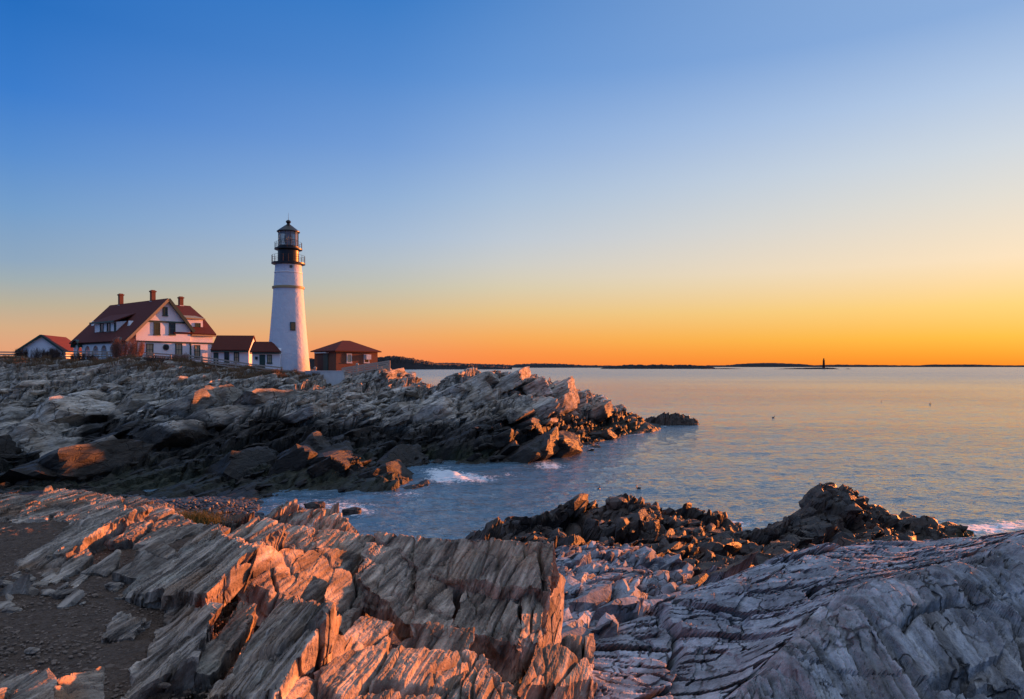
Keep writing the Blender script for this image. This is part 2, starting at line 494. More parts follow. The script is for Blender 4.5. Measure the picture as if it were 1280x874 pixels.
g2 = N.noise(P, 60, 3, .6)
cc = N.mix(g1, (.050, .032, .022), (.13, .082, .055)); cc = N.mix(N.math('MULTIPLY', v1.outputs['Color'], .5), cc, (.22, .16, .12))
M['gravel'] = N.set(col=cc, rough=.95, nor=N.bump(N.math('ADD', v1.outputs['Distance'], g2), 1.0, .02), spec=.2)
M['chips'] = plain('stone_chips', (.20, .14, .10), .9, .6, 5)
M['pebble'] = plain('dark_beach_pebble', (.075, .075, .08), .5, .5, .8)

# water
N = NT('sea_water'); P = N.n('ShaderNodeNewGeometry').outputs['Position']
mp = N.n('ShaderNodeMapping'); mp.inputs['Scale'].default_value = (.55, 1.0, 1); mp.inputs['Rotation'].default_value = (0, 0, R(-18)); N.l(P, mp.inputs[0])
w1 = N.noise(mp.outputs[0], .12, 3, .5); w2 = N.noise(mp.outputs[0], .75, 4, .55); w3 = N.noise(mp.outputs[0], 3.2, 3, .55); w4 = N.noise(mp.outputs[0], 11.0, 2, .5)
calm = N.ramp(N.noise(mp.outputs[0], .012, 3, .55), .35, .65)
hh = N.math('ADD', N.math('MULTIPLY', w2, .55), N.math('ADD', N.math('MULTIPLY', w3, .30), N.math('MULTIPLY', w4, .035))); hh = N.math('ADD', hh, N.math('MULTIPLY', w1, 1.4))
hh = N.math('MULTIPLY', hh, N.math('ADD', .55, N.math('MULTIPLY', calm, .5)))
ds_ = N.n('ShaderNodeVectorMath', operation='LENGTH'); N.l(P, ds_.inputs[0]); far = N.ramp(ds_.outputs['Value'], 80, 900)   # ripples too small to model out there
foam = N.attr('foam'); fn = N.noise(P, 1.7, 6, .7, .6)
fn2 = N.noise(P, 6.5, 4, .65, .8)
fm = N.ramp(N.math('ADD', foam, N.math('MULTIPLY', N.math('ADD', N.math('SUBTRACT', fn, .5), N.math('MULTIPLY', N.math('SUBTRACT', fn2, .5), .8)), 1.3)), .42, .70)
M['water'] = N.set(col=N.mix(fm, (.09, .16, .21), (.75, .78, .8)), rough=N.math('ADD', N.math('ADD', .08, N.math('MULTIPLY', far, .17)), N.math('MULTIPLY', fm, .6)), nor=N.bump(hh, .6, 1.0), spec=.5, IOR=1.6)

# ------------------------------------------------------------------ the sea
ctrl_h = [  # headland: photo pixel and depth
    (0, 452, 92), (50, 452, 95), (110, 452, 95), (170, 452, 95), (250, 458, 96), (320, 464, 97), (385, 472, 98), (430, 468, 99), (470, 461, 100), (487, 459, 101),
    (0, 500, 82), (0, 545, 70), (60, 566, 66), (40, 545, 68.5), (-150, 500, 82), (-150, 545, 70), (100, 500, 82), (100, 550, 70), 
    (200, 490, 85), (200, 530, 74), (200, 560, 67), (200, 580, 63.5), (300, 490, 86), (300, 520, 76), (300, 560, 67), 
    (400, 485, 88), (400, 510, 80), (400, 545, 71), (470, 480, 95), (480, 500, 88), (480, 540, 76), (500, 585, 66), (530, 603, 58),
    (545, 492, 97), (556, 478, 97), (575, 471, 97), (600, 467, 96), (630, 463, 95), (660, 466, 96), (682, 474, 98), (600, 500, 86), (600, 540, 76), (600, 577, 70),
    (650, 500, 88), (650, 540, 78), (650, 583, 69.5), (700, 485, 100), (700, 520, 90), (700, 550, 82), (700, 578, 74), (740, 500, 108), (740, 530, 97), (740, 565, 82),
    (780, 519, 118), (788, 550, 98), (772, 511, 120), (798, 530, 128), (520, 488, 97), (508, 477, 104),
    (280, 630, 46), (200, 625, 50), ]
Hp = [at(*c) for c in ctrl_h] + [(-62, 110, 10.6), (-50, 120, 10.0), (-36, 110, 9.1), (-26, 106, 9.3), (-80, 118, 10.9), (-110, 110, 10.8), (-60, 135, 9.5), (-30, 125, 8.2),
      (-22, 122, 6), (-110, 140, 10), (-40, 150, 2), (-70, 160, 3), (-15, 116, 1.0), (-6, 112, 1), (-6, 121, -2), (6, 122, -1), (16, 130, -2), (-15, 126, -2), (30, 100, -3), (22, 85, -3), (10, 68, -2.5), (2, 58, -2), (-8, 51, -1.2),
      (40, 130, -3), (0, 145, -3), (-20, 145, -3), (-20, 40, .2), (-40, 38, .8), (-10, 44, -.6), (30, 60, -3), (-60, 42, 2), (-90, 60, 3), (-130, 80, 8)] + [((px - 640) / F * y_, y_, z_) for px, y_, z_ in ((-120, 50, 2.2), (0, 53, 1.1), (110, 53, .8), (205, 54, .45), (60, 47, 1.3), (150, 47, .8), (300, 58, 1.1), (300, 62.5, 1.3), (400, 57, .7), (400, 63, 1.3), (480, 56, .7), (250, 54, .5), (350, 53.5, .05), (430, 53.5, -.4), (350, 49, -.35), (300, 46, .25), (400, 47, -.6), (100, 58, 1.7), (0, 58, 2.0), (200, 58, 1.4), (-150, 58, 2.4), (0, 62, 2.3), (100, 62, 2.0), (200, 62, 1.6))]
Hf = RBF([(p[0] / 20, p[1] / 20) for p in Hp], [p[2] for p in Hp], 2e-3)


def head_base(X, Y): return Hf(X / 20, Y / 20)


pys = np.concatenate([[2600, 1300, 820], np.arange(735, 520, -.75), np.arange(520, 466, -.5), np.arange(466, 459.3, -.35), [458.35, 458.12]])
pxs = np.concatenate([np.arange(-3000, -420, 120), np.arange(-420, -60, 12), np.arange(-60, 1340, 2.0), np.arange(1340, 1720, 12), np.arange(1720, 4400, 120)])
PX, PY = np.meshgrid(pxs, pys)
Yw = EYE * F / (PY - HOR); Xw = (PX - 640) / F * Yw
near = 1 / (1 + (Yw / 90) ** 2)
rot = R(-18); xr = Xw * math.cos(rot) - Yw * math.sin(rot); yr = Xw * math.sin(rot) + Yw * math.cos(rot)
Zw = .11 * fbm2(xr * .18, yr * .42, 3, 40) + near * (.13 * fbm2(xr * .75, yr * 1.4, 4, 50))
Zw *= sstep(1500, 200, Yw)
hb = head_base(np.clip(Xw, -130, 60), np.clip(Yw, 30, 150))
inb = ((Xw > -60) & (Xw < 40) & (Yw < 140) & (Yw > 40))
foam = np.where(inb, .55 * np.exp(-np.abs(hb + .25) / .5) * sstep(-30, -4, Xw) * (.5 + .5 * fbm2(Xw * .25, Yw * .25, 2, 66) * 1.6), 0)


def blob(px, py, wx, wy, a, foam):
    return foam + a * np.exp(-((PX - px) / wx) ** 2 - ((PY - py) / wy) ** 2)


for b in ((562, 597, 26, 9, .62), (600, 599, 26, 6, .55), (640, 592, 24, 6, .35), (690, 583, 24, 6, .55), (800, 524, 18, 5, .5), (800, 556, 24, 10, .38), (912, 655, 26, 6, .6), (950, 650, 30, 8, .35), (1215, 662, 60, 8, .6), (1270, 655, 50, 10, .45), (400, 634, 70, 12, .36), (450, 640, 40, 14, .33), (520, 620, 30, 10, .3)):
    foam = blob(*b, foam)
Zw += .35 * np.exp(-((PX - 572) / 34) ** 2 - ((PY - 594) / 6) ** 2) * (.6 + .6 * vn2(Xw * 1.3, Yw * 1.3, 9))
Vw = np.stack([Xw, Yw, Zw], -1).reshape(-1, 3)
sea = np_mesh('sea', Vw, grid_faces(*PX.shape), M['water'], {'foam': foam}, smooth=True, origin=(0, 100, 0))
tag(sea, kind='structure')

# ------------------------------------------------------------------ the headland
xs = np.arange(-128, 27, .17); ys = np.arange(41, 140, .17)
X, Y = np.meshgrid(xs, ys)
Z0 = head_base(X, Y); s, t = st(X, Y)
flat_top = sstep(-20, -30, X) * sstep(97, 101, Y + X * .04)            # the lawn the buildings stand on
up = sstep(-1.2, 1.5, Z0) * (1 - flat_top) * (1 - .85 * sstep(52.5, 49, Y) * sstep(-38, -32, X))
wx = 1.8 * vn2(X / 9, Y / 9, 3); wy = 1.8 * vn2(X / 9, Y / 9, 4)
f1, e1_ = facets(s + wx, t + wy, 15, 6.5, 11, .8); f2, e2_ = facets(s + wy, t + wx, 4.2, 2.0, 21, .7); f3, e3_ = facets(s, t + .3 * wx, 1.7, .85, 31, .8); f4, e4_ = facets(s, t, .75, .42, 34, .8)
tint = .55 * (h2(np.round(f2 * 50), np.round(f1 * 50), 0, 3) - .5) + .5 * (h2(np.round(f3 * 9), np.round(f2 * 9), 0, 4) - .5) - .25 * np.exp(-(e3_ / .12) ** 2)
d = 1.35 * f1 + .66 * f2 + .34 * f3 + .12 * f4 - .10 * np.exp(-(e4_ / .14) ** 2) - 1.0 * np.exp(-(e1_ / .05) ** 2) - .7 * np.exp(-(e2_ / .07) ** 2) - .45 * np.exp(-(e3_ / .1) ** 2)
d += .45 * block_h(s + wx, t + wy, 9, 2.6, 13, 1.0, .4, .3) + .5 * fbm2(X / 5, Y / 5, 4, 77)
d = d * (.4 + .6 * sstep(.5, 3.2, Z0))
brow = sstep(7.2, 9.4, Z0) * sstep(-2, -12, X); d = np.where(d > 0, d * (1 - .75 * brow), d * (1 - .3 * brow)) - .35 * brow
ledge = np.exp(-((X + 24) / 60) ** 2)
Z = Z0 + d * up * .8 + .12 * fbm2(X / 3, Y / 3, 3, 12) * flat_top
tl = t + .8 * fbm2(X / 8, Y / 8, 2, 6)
for q, kk, am, sd in ((2.6, .42, .45, 5), (.9, .42, .4, 7)):              # tilted beds worn into benches that rise to the right
    Zt = (Z - kk * tl) / q + .45 * fbm2(X / 7, Y / 7, 3, sd); zq = np.floor(Zt); zf = Zt - zq
    Z = Z + am * up * q * (sstep(.35, .75, zf) - zf)
sx = (Z - Z0) * .28 * up
j1 = vn3(X * 1.3, Y * 1.3, Z * 1.6, 92); j2 = vn3(X * 3.1, Y * 3.1, Z * 3.6, 93); j3 = vn3(X * 1.3 + 40, Y * 1.3, Z * 1.6, 94)
V = np.stack([X + TA[0] * sx + up * (.12 * j1 + .05 * j2), Y + TA[1] * sx + up * (.12 * j3 + .05 * j2), Z + .04 * up * vn3(X * 2, Y * 2, Z * 2, 95)], -1).reshape(-1, 3)
wet_shade_z = 3.6 + 1.3 * fbm2(X / 6, Y / 6, 3, 14) + .9 * sstep(-12, -25, X) * sstep(-62, -45, X) - 4.2 * sstep(-.62, -.66, X / Y) * sstep(61, 63.5, Y)  # top of the wet band, which also carries the painted undercut shade
wet = sstep(.5, -.7, Z - wet_shade_z) * .95
alg = sstep(2.1, .4, Z) * sstep(-.15, .35, fbm2(X / 3.5, Y / 3.5, 4, 15)) * .4 * up
turf = sstep(.35, .7, flat_top + .25 * fbm2(X / 3, Y / 3, 3, 18))
Fq = grid_faces(*X.shape); fc = turf.ravel()[Fq].mean(1)
keep = (V[:, 2][Fq].max(1) > -1.6)
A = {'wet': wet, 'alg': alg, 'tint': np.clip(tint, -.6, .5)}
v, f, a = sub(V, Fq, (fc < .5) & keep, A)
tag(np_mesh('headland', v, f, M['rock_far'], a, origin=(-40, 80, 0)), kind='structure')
v, f, a = sub(V, Fq, (fc >= .5) & keep, A)
tag(np_mesh('turf_ground', v, f, M['turf'], origin=(-60, 115, 9)), kind='structure')
HZ = (xs, ys, V[:, 2].reshape(X.shape))


def ground_z(x, y):
    i = int(np.clip((x - xs[0]) / .17, 0, len(xs) - 1)); j = int(np.clip((y - ys[0]) / .17, 0, len(ys) - 1)); return float(HZ[2][j, i])


def ico(n):
    import bmesh
    b = bmesh.new(); bmesh.ops.create_icosphere(b, subdivisions=n, radius=1.0)
    Vv = np.array([v.co[:] for v in b.verts]); Ff = np.array([[v.index for v in f_.verts] for f_ in b.faces]); b.free()
    return Vv / np.linalg.norm(Vv, axis=1, keepdims=True), Ff


ICO = {n: ico(n) for n in (2, 3, 4)}


def angular(rg, n=2, extra=6):
    """an angular broken block: directions clipped by a bed-aligned box and a few odd joint planes"""
    Vv, Ff = ICO[n]; r = np.full(len(Vv), 9.0)
    for ax in range(3):
        for sg in (-1, 1):
            nn_ = np.zeros(3); nn_[ax] = sg; nn_ += rg.normal(0, .13, 3); nn_ /= np.linalg.norm(nn_)
            dv_ = Vv @ nn_; r = np.where(dv_ > .05, np.minimum(r, rg.uniform(.7, 1.0) / np.maximum(dv_, .05)), r)
    for _ in range(extra):
        nn_ = rg.normal(0, 1, 3); nn_ /= np.linalg.norm(nn_); dv_ = Vv @ nn_; r = np.where(dv_ > .05, np.minimum(r, rg.uniform(.72, 1.15) / np.maximum(dv_, .05)), r)
    return Vv * np.minimum(r, 1.7)[:, None], Ff


def bed_frame(dip, rg, jit):
    d_ = R(dip) + rg.normal(0, jit); yw = rg.normal(0, jit * 1.3)
    sa = np.array([math.sin(STR + yw), math.cos(STR + yw), rg.normal(0, jit * .6)]); ta = np.array([math.cos(STR + yw), -math.sin(STR + yw), 0])
    w_ = ta * math.cos(d_) + np.array([0, 0, math.sin(d_)]); sa /= np.linalg.norm(sa); u_ = np.cross(w_, sa)
    return np.stack([sa, w_, u_])


def scatter_blocks(name, pts, sizes, dip, mat, wet_shade_f, rg, jit=.2, kind='structure', n=2, prop=(1.7, .95, .36), sink=.16, tag_=None):
    vs, fs, ws, ts, al, k0 = [], [], [], [], [], 0
    for (x, y, z), sz in zip(pts, sizes):
        Vb, Fb = angular(rg, n); Vb = (Vb * np.array(prop) * rg.uniform(.75, 1.25, 3) * sz) @ bed_frame(dip, rg, jit)
        Vb = Vb * (1 + (.05 if n == 2 else .09) * vn3(Vb[:, 0] * 3 / sz, Vb[:, 1] * 3 / sz, Vb[:, 2] * 3 / sz, int(rg.integers(99))))[:, None] + (x, y, z - sink * sz)
        vs.append(Vb); fs.append(Fb + k0); k0 += len(Vb); ws.append(wet_shade_f(Vb)); ts.append(np.full(len(Vb), rg.uniform(-.38, .38))); al.append(np.zeros(len(Vb)))
    return np_mesh(name, np.concatenate(vs), np.concatenate(fs), mat, {'wet': np.concatenate(ws), 'tint': np.concatenate(ts), 'alg': np.concatenate(al)})


rg = np.random.default_rng(77); pts, szs = [], []
while len(pts) < 3600:
    x, y = rg.uniform(-85, 20), rg.uniform(50, 122); zb_ = float(head_base(np.array([x]), np.array([y]))[0])
    if zb_ < -.3 or zb_ > 10.2 or (x < -20 and y > 95.5 - x * .0) or (zb_ > 8.2 and x < -18): continue
    if vn2(np.array(x / 6), np.array(y / 6), 61) < rg.uniform(-1, .45): continue
    sz = min(1.5, .27 * rg.uniform(.02, 1) ** -.5) * (1 if zb_ > 1 else .55); pts.append((x, y, ground_z(x, y))); szs.append(sz)
wfun = lambda P: sstep(.5, -.7, P[:, 2] - (3.6 + 1.3 * fbm2(P[:, 0] / 6, P[:, 1] / 6, 3, 14) + .9 * sstep(-12, -25, P[:, 0]) * sstep(-62, -45, P[:, 0]) - 4.2 * sstep(-.62, -.66, P[:, 0] / P[:, 1]) * sstep(61, 63.5, P[:, 1]))) * .95  # same wet band with painted undercut shade, for the loose blocks
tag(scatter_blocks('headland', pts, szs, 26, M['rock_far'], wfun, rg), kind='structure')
pts, szs = [], []
while len(pts) < 95:                                                    # the big ledges standing out of the slope
    x, y = rg.uniform(-80, 16), rg.uniform(58, 112); zb_ = float(head_base(np.array([x]), np.array([y]))[0])
    if zb_ < .3 or zb_ > 8.6 or (zb_ > 6.5 and x < -18) or y > 100 - .3 * min(0, x + 15) * 0 and x < -18: continue
    pts.append((x, y, ground_z(x, y))); szs.append(rg.uniform(1.7, 3.4) * (.75 if x > 5 else 1))
for px_, py_, yd_, sz in ((60, 578, 66.5, 3.4), (30, 560, 70, 3.0), (640, 470, 94, 3.0), (600, 476, 93, 2.8), (672, 480, 95, 2.6), (560, 486, 95, 2.4), (700, 505, 94, 2.4), (490, 470, 100, 2.2)):
    x, y, z = at(px_, py_, yd_); pts.append((x, y, z)); szs.append(sz)
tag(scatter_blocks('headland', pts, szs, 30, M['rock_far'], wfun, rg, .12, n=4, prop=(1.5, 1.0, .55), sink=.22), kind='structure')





# ------------------------------------------------------------------ near shore: lower ledges and dark reef
L = [  # pixel, pixel, depth, region
    ('f', 1085, 752, 6.50), ('f', 1146, 730, 6.74), ('f', 1221, 707, 6.99), ('f', 1280, 690, 7.18), ('f', 1400, 660, 7.49), ('f', 1050, 874, 5.00), ('f', 1000, 830, 5.55), ('f', 1150, 820, 5.44), ('f', 1190, 775, 5.95), ('f', 1280, 874, 4.73), ('f', 1280, 780, 5.73), ('f', 1400, 874, 4.60), ('f', 970, 874, 5.10), ('f', 1050, 800, 5.85), ('f', 1100, 850, 5.18),
    ('g', 740, 805, 8.2), ('g', 800, 772, 9), ('g', 905, 725, 11), ('g', 950, 706, 12), ('g', 1000, 690, 12), ('g', 1060, 677, 12), ('g', 1085, 688, 11), ('g', 1130, 686, 11), ('g', 1160, 678, 11.5),
    ('g', 1220, 672, 12), ('g', 1280, 669, 12), ('g', 1400, 655, 12.5), ('g', 745, 874, 6.3), ('g', 850, 874, 5.9), ('g', 830, 830, 7.2), ('g', 900, 800, 7.6), ('g', 960, 762, 8.6),
    ('g', 920, 840, 6.3), ('g', 1050, 735, 8.5), ('g', 1150, 715, 8.3), ('g', 1225, 695, 8.6),
    ('d', 700, 770, 11.5), ('d', 760, 770, 11), ('d', 720, 720, 17), ('d', 780, 702, 20), ('d', 740, 695, 20), ('d', 830, 750, 13), ('d', 830, 722, 16), ('d', 790, 740, 14), ('d', 720, 790, 9.5),
    ('c', 880, 735, 15), ('c', 850, 700, 21), ('c', 870, 690, 24), ('c', 920, 690, 26), ('c', 980, 680, 28), ('c', 1000, 660, 33), ('c', 930, 660, 34), ('c', 900, 675, 30), ('c', 700, 680, 25), ('c', 650, 690, 22),
    ('c', 620, 662, 31), ('c', 607, 656, 33), ('c', 680, 655, 31), ('c', 730, 662, 30), ('c', 800, 670, 29), ('c', 1060, 672, 30), ('c', 1120, 672, 31), ('c', 1000, 715, 18), ('c', 1100, 700, 20),
    ('p', 720, 632, 35), ('p', 760, 624, 36), ('p', 783, 618, 36), ('p', 820, 627, 36), ('p', 850, 638, 36), ('p', 780, 650, 33), ('p', 840, 655, 33), ('p', 870, 646, 36), ('p', 895, 657, 37), ('p', 708, 650, 33),
    ('k', 1010, 618, 37.5), ('k', 1024, 609, 38), ('k', 1048, 613, 38), ('k', 1003, 640, 37.5), ('k', 1075, 622, 38), ('k', 1060, 618, 38), ('k', 1100, 630, 38), ('k', 1140, 645, 38), ('k', 1170, 654, 39), ('k', 1200, 666, 40), ('k', 1030, 640, 35), ('k', 1080, 650, 35), ('k', 1008, 650, 35), ('k', 1130, 660, 36)]
Lp = [((px - 640) / F, Yd, at(px, py, Yd)[2], r) for r, px, py, Yd in L]


def zp(px, Yd, z, r='x'): return ((px - 640) / F, Yd, z, r)


Lp += [zp(px, Y_, z) for px, Y_, z in ((600, 39, -1), (700, 40, -1), (780, 41, -1), (860, 41, -1.2), (940, 39, -.6), (1000, 41, -1), (1060, 42.5, -1.2), (1150, 42, -1.2), (1250, 37, -1.5), (1250, 25, 1.5), (1320, 20, 3), (1420, 20, 3.5), (1420, 36, -1),
                                        (600, 48, -2), (800, 48, -2), (1000, 48, -2), (1200, 48, -2), (1430, 48, -2), (1300, 43, -2),
                                        (-160, 10, 7.2), (-160, 20, 4.2), (-160, 35, 1.4), (-160, 48, .6), (0, 10, 7.2), (0, 20, 4), (0, 35, 1.2), (0, 48, 1.1), (200, 10, 7), (200, 20, 3.9), (200, 35, .9), (200, 48, .6),
                                        (350, 10, 6.8), (350, 20, 3.8), (350, 35, .2), (350, 48, -.9), (480, 10, 6.6), (480, 20, 3.6), (480, 35, -.2), (480, 48, -1.5), (600, 10, 6.3), (590, 20, 3.8), (570, 30, 1.2),
                                        (700, 5, 6.9), (600, 5, 7), (300, 5, 7.3), (0, 5, 7.5), (-160, 3, 7.5), (300, 3, 7.2), (700, 3, 7.1), (1000, 3, 7.6), (1430, 2.5, 8.1), (760, 5.2, 6.95))]
Lq = np.array([(p[0] * 2.2, math.log(p[1]) * 1.25) for p in Lp])
Lf = RBF(Lq, [p[2] for p in Lp], 4e-4)
lab = np.array([p[3] for p in Lp])
Ap = [(0, 874, -.02), (130, 800, -.02), (250, 800, -.05), (350, 705, -.12), (350, 860, -.2), (500, 750, -.85), (455, 770, -.75), (480, 780, -1.0), (600, 760, -.8), (620, 815, -1.15), (650, 840, -1.35), (680, 860, -1.1), (600, 690, -.3), (690, 700, -.5), (460, 685, -.2), (270, 662, -.1), (0, 630, .1), (150, 630, .1),
      (-150, 620, .1), (-150, 874, .05), (420, 870, -.3), (560, 874, -.45), (0, 700, 0), (120, 720, 0), (220, 720, -.02), (740, 874, -1.25), (0, 1100, 0), (500, 1100, -.3), (740, 1100, -.9), (100, 670, .04)]
PATH = 1.7


def ath(px, py, h):
    Y_ = F * (PATH - h) / (py - HOR); return ((px - 640) / F * Y_, Y_, EYE - PATH + h)


aP = [ath(*p) for p in Ap]
Af = RBF([(p[0], p[1]) for p in aP], [p[2] for p in aP], 2e-3)

cols = np.concatenate([np.arange(-1250, -170, 9.0), np.arange(-170, -10, 4.0), np.arange(-10, 1290, 1.45), np.arange(1290, 1450, 4.0), np.arange(1450, 2500, 8.0)])
rows = np.concatenate([np.exp(np.linspace(math.log(.7), math.log(2.28), 60)), np.exp(np.linspace(math.log(2.3), math.log(48), 760))])
K, Yg = np.meshgrid((cols - 640) / F, rows); Xg = K * Yg; PXg = K * F + 640
s, t = st(Xg, Yg)
# lower surface
wgt = sstep(4, 12, Yg)
Kc = np.clip(K, (-170 - 640) / F, (1430 - 640) / F); Yl = np.maximum(Yg, 2.6)      # beyond the measured fan the shore simply runs on
Zl = Lf(Kc * 2.2, np.log(Yl) * 1.25)
qx = Kc * 2.2 + .030 * vn2(Xg * 1.5 / np.sqrt(Yg), Yg * 1.5 / np.sqrt(Yg), 5); qy = np.log(Yl) * 1.25 + .03 * vn2(Xg * 1.2 / np.sqrt(Yg), Yg / np.sqrt(Yg), 6)
best = np.full(K.shape, 1e9); reg = np.full(K.shape, 'x')
for (a_, b_), c_ in zip(Lq, lab):
    dd = (qx - a_) ** 2 + (qy - b_) ** 2; m = dd < best; best[m] = dd[m]; reg[m] = c_
isf = (reg == 'f'); isg = (reg == 'g') | (reg == 'd'); isc = ~(isf | isg)
w1_ = .25 * vn2(Xg / 1.2, Yg / 1.2, 3)
g1_, q1_ = facets(s + w1_, t + w1_, 2.6, 1.25, 41, .45); g2_, q2_ = facets(s - w1_, t + .5 * w1_, .95, .5, 42, .5); g3_, q3_ = facets(s, t, .36, .2, 43, .6)
ck = lambda q, w, n: np.exp(-(q / w) ** 2) * sstep(-.25, .25, n)
nA = vn2(Xg * .8, Yg * .8, 45); nB = vn2(Xg * 1.7, Yg * 1.7, 46)
def joints(a_, b_, La, Lb, seed, w, dep, gate):          # ledges running along a_, each broken by cross joints; open dark cracks between
    r, r2, r3, fb, fa, i_, j_ = blocks(a_, b_, La, Lb, seed)
    e1 = np.minimum(fb, 1 - fb) * Lb; e2 = np.minimum(fa, 1 - fa) * La
    h = (r - .5) * 1.2 + .7 * (fb - .5) * (.2 + r2) + .9 * (fa - .5) * (r3 - .5)
    op = sstep(gate, gate + .25, vn2(a_ / La * .9 + 7, b_ / Lb * .9, seed + 9))
    return h, -dep * (np.exp(-(e1 / w) ** 4) * op + 1.1 * np.exp(-(e2 / (w * 1.1)) ** 4) * (r2 > .3) * op)


v1_ = .16 * vn2(Xg / 1.6, Yg / 1.6, 47); tj = t + v1_; sj = s + .28 * t + v1_
ja, ca = joints(tj, sj, 1.35, .66, 41, .045, .30, -.2); jb_, cb = joints(tj + .1 * v1_, sj, .5, .27, 42, .026, .13, .1); jc, cc_ = joints(tj, sj, .2, .11, 43, .016, .04, .3)
db = .10 * ja + .035 * jb_ + .012 * jc + ca + cb + cc_ + .17 * g1_ + .05 * g2_ - .22 * ck(q1_, .03, nA + .2) + .05 * fbm2(Xg * .9, Yg * .9, 4, 44)
h1_, p1_ = facets(s + w1_, t + .4 * w1_, 3.4, .9, 55, .35)
df = .07 * h1_ + .055 * block_h(s + w1_, t + .15 * w1_, 3.5, .34, 51, .9, .3, .5) + .040 * block_h(s, t + .15 * w1_, 1.5, .10, 52, 1.0, .4, .8) + .018 * block_h(s, t + .1 * w1_, .7, .04, 53, 1.0, .5, .9) + .03 * fbm2(Xg, Yg, 4, 54) - .16 * ck(p1_, .018, nA) + .008 * fbm2(s * 6, t * 30, 3, 56)
jf, cf = joints(tj, s + .5 * t + v1_, 1.8, .85, 57, .028, .22, -.15); df = df + .06 * jf + cf
w2_ = .6 * vn2(Xg / 3, Yg / 3, 3)
k1_, r1_ = facets(s + w2_, t + w2_, 5.2, 2.8, 61, 1.0); k2_, r2_ = facets(s, t - w2_, 2.0, 1.0, 62, .9); k3_, r3_ = facets(s, t, .62, .4, 63, .8)
dc = np.where(reg == 'k', .38, .62) * k1_ + .28 * k2_ + .10 * k3_ + .3 * fbm2(Xg / 1.5, Yg / 1.5, 4, 64) - .40 * np.exp(-(r1_ / .05) ** 2) - .20 * np.exp(-(r2_ / .07) ** 2)
m1_, u1_ = facets(s + w2_, t + w2_, 2.4, 1.5, 71, .6); m2_, u2_ = facets(s, t - w2_, 1.0, .6, 72, .6); m3_, u3_ = facets(s, t, .42, .26, 73, .7)
dd_ = .33 * m1_ + .15 * m2_ + .055 * m3_ - .4 * np.exp(-(u1_ / .07) ** 2) - .22 * np.exp(-(u2_ / .09) ** 2) - .06 * np.exp(-(u3_ / .1) ** 2) + .08 * fbm2(Xg, Yg, 4, 74)
det = np.where(isf, df, np.where(reg == 'g', db, np.where(reg == 'd', dd_, np.where(isc, dc * wgt * np.where(reg == 'x', .35, 1), 0))))
Zl2 = Zl + det
# upper ledge base
ctrl_x = np.array([-170, 0, 150, 270, 330, 450, 600, 690, 705]); ctrl_y = np.array([8.4, 8.2, 8.2, 8.0, 7.6, 7.2, 7.1, 7.0, 6.9])
Yc = np.interp(PXg, ctrl_x, ctrl_y) + .12 * vn2(Xg * 2, Yg * 2, 8)
pc = np.interp(Yg, [2, 4, 5, 6, 7], [760, 742, 738, 720, 700]) + 5 * vn2(Yg * 5, Yg * 0, 9)
inA = (Yg < Yc) & (PXg < pc)
Za = Af(np.clip(Xg, -7, 9), np.clip(Yg, 1.8, 9))
grav = sstep(.10, .05, np.abs(Za - (EYE - PATH))) * (PXg < 330 + 40 * vn2(Xg * 2, Yg * 2, 4))
ra = .10 * block_h(s, t, .8, .28, 81, .9, .8, .3) + .05 * block_h(s, t, .33, .11, 82, .9, .8, .4) + .02 * block_h(s, t, .2, .05, 83, .9, .8, .4)
Za2 = Za + np.where(grav > .5, .022 * fbm2(Xg * 2.2, Yg * 2.2, 4, 19) + .008 * vn2(Xg * 22, Yg * 22, 20), ra - .15)
Zl2 = Zl2 - .55 * sstep(1.15, .8, np.sqrt(((Xg - 3.36) / .34) ** 2 + ((Yg - 4.93) / .17) ** 2) + .15 * vn2(Xg * 5, Yg * 5, 3))      # dark pocket in the front ledge
Zg = np.where(inA, Za2, Zl2)
shx = np.where(inA, .3 * (Zg - Za), np.where(isf | isg, .4 * det, .35 * det))
shs = np.where(inA, 0, np.where(reg == 'g', -1.1 * det, np.where(reg == 'd', -.6 * det, np.where(isf, -.15 * det, -.25 * det * wgt))))
jk = np.where(inA, 0, np.where(isf | (reg == 'g'), .05, np.clip(Yg / 30, .12, 1))); fq = 1.6 / np.clip(Yg / 30, .2, 1)
j1 = vn3(Xg * fq, Yg * fq, Zg * fq * 1.2, 92); j2 = vn3(Xg * fq * 2.7 + 9, Yg * fq * 2.7, Zg * fq * 3, 93); j3 = vn3(Xg * fq + 40, Yg * fq, Zg * fq * 1.2, 94)
Vg = np.stack([Xg + TA[0] * shx + SA[0] * shs + jk * (.2 * j1 + .08 * j2), Yg + TA[1] * shx + SA[1] * shs + jk * (.2 * j3 - .08 * j2), Zg], -1).reshape(-1, 3)
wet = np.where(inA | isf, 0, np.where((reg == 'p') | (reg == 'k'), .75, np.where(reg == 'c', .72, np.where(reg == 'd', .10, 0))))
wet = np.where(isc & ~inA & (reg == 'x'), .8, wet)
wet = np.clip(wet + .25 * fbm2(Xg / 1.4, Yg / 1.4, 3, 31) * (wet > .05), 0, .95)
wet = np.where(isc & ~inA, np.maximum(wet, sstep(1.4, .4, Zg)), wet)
alg = np.where(isc & ~inA, sstep(1.2, .3, Zg) * .5, 0)
Fg = grid_faces(*K.shape)
fr = reg.ravel()[Fg[:, 0]]; fA = inA.ravel()[Fg].all(1); fG = (grav.ravel()[Fg].mean(1) > .5) & fA
keep = Vg[:, 2][Fg].max(1) > -1.2
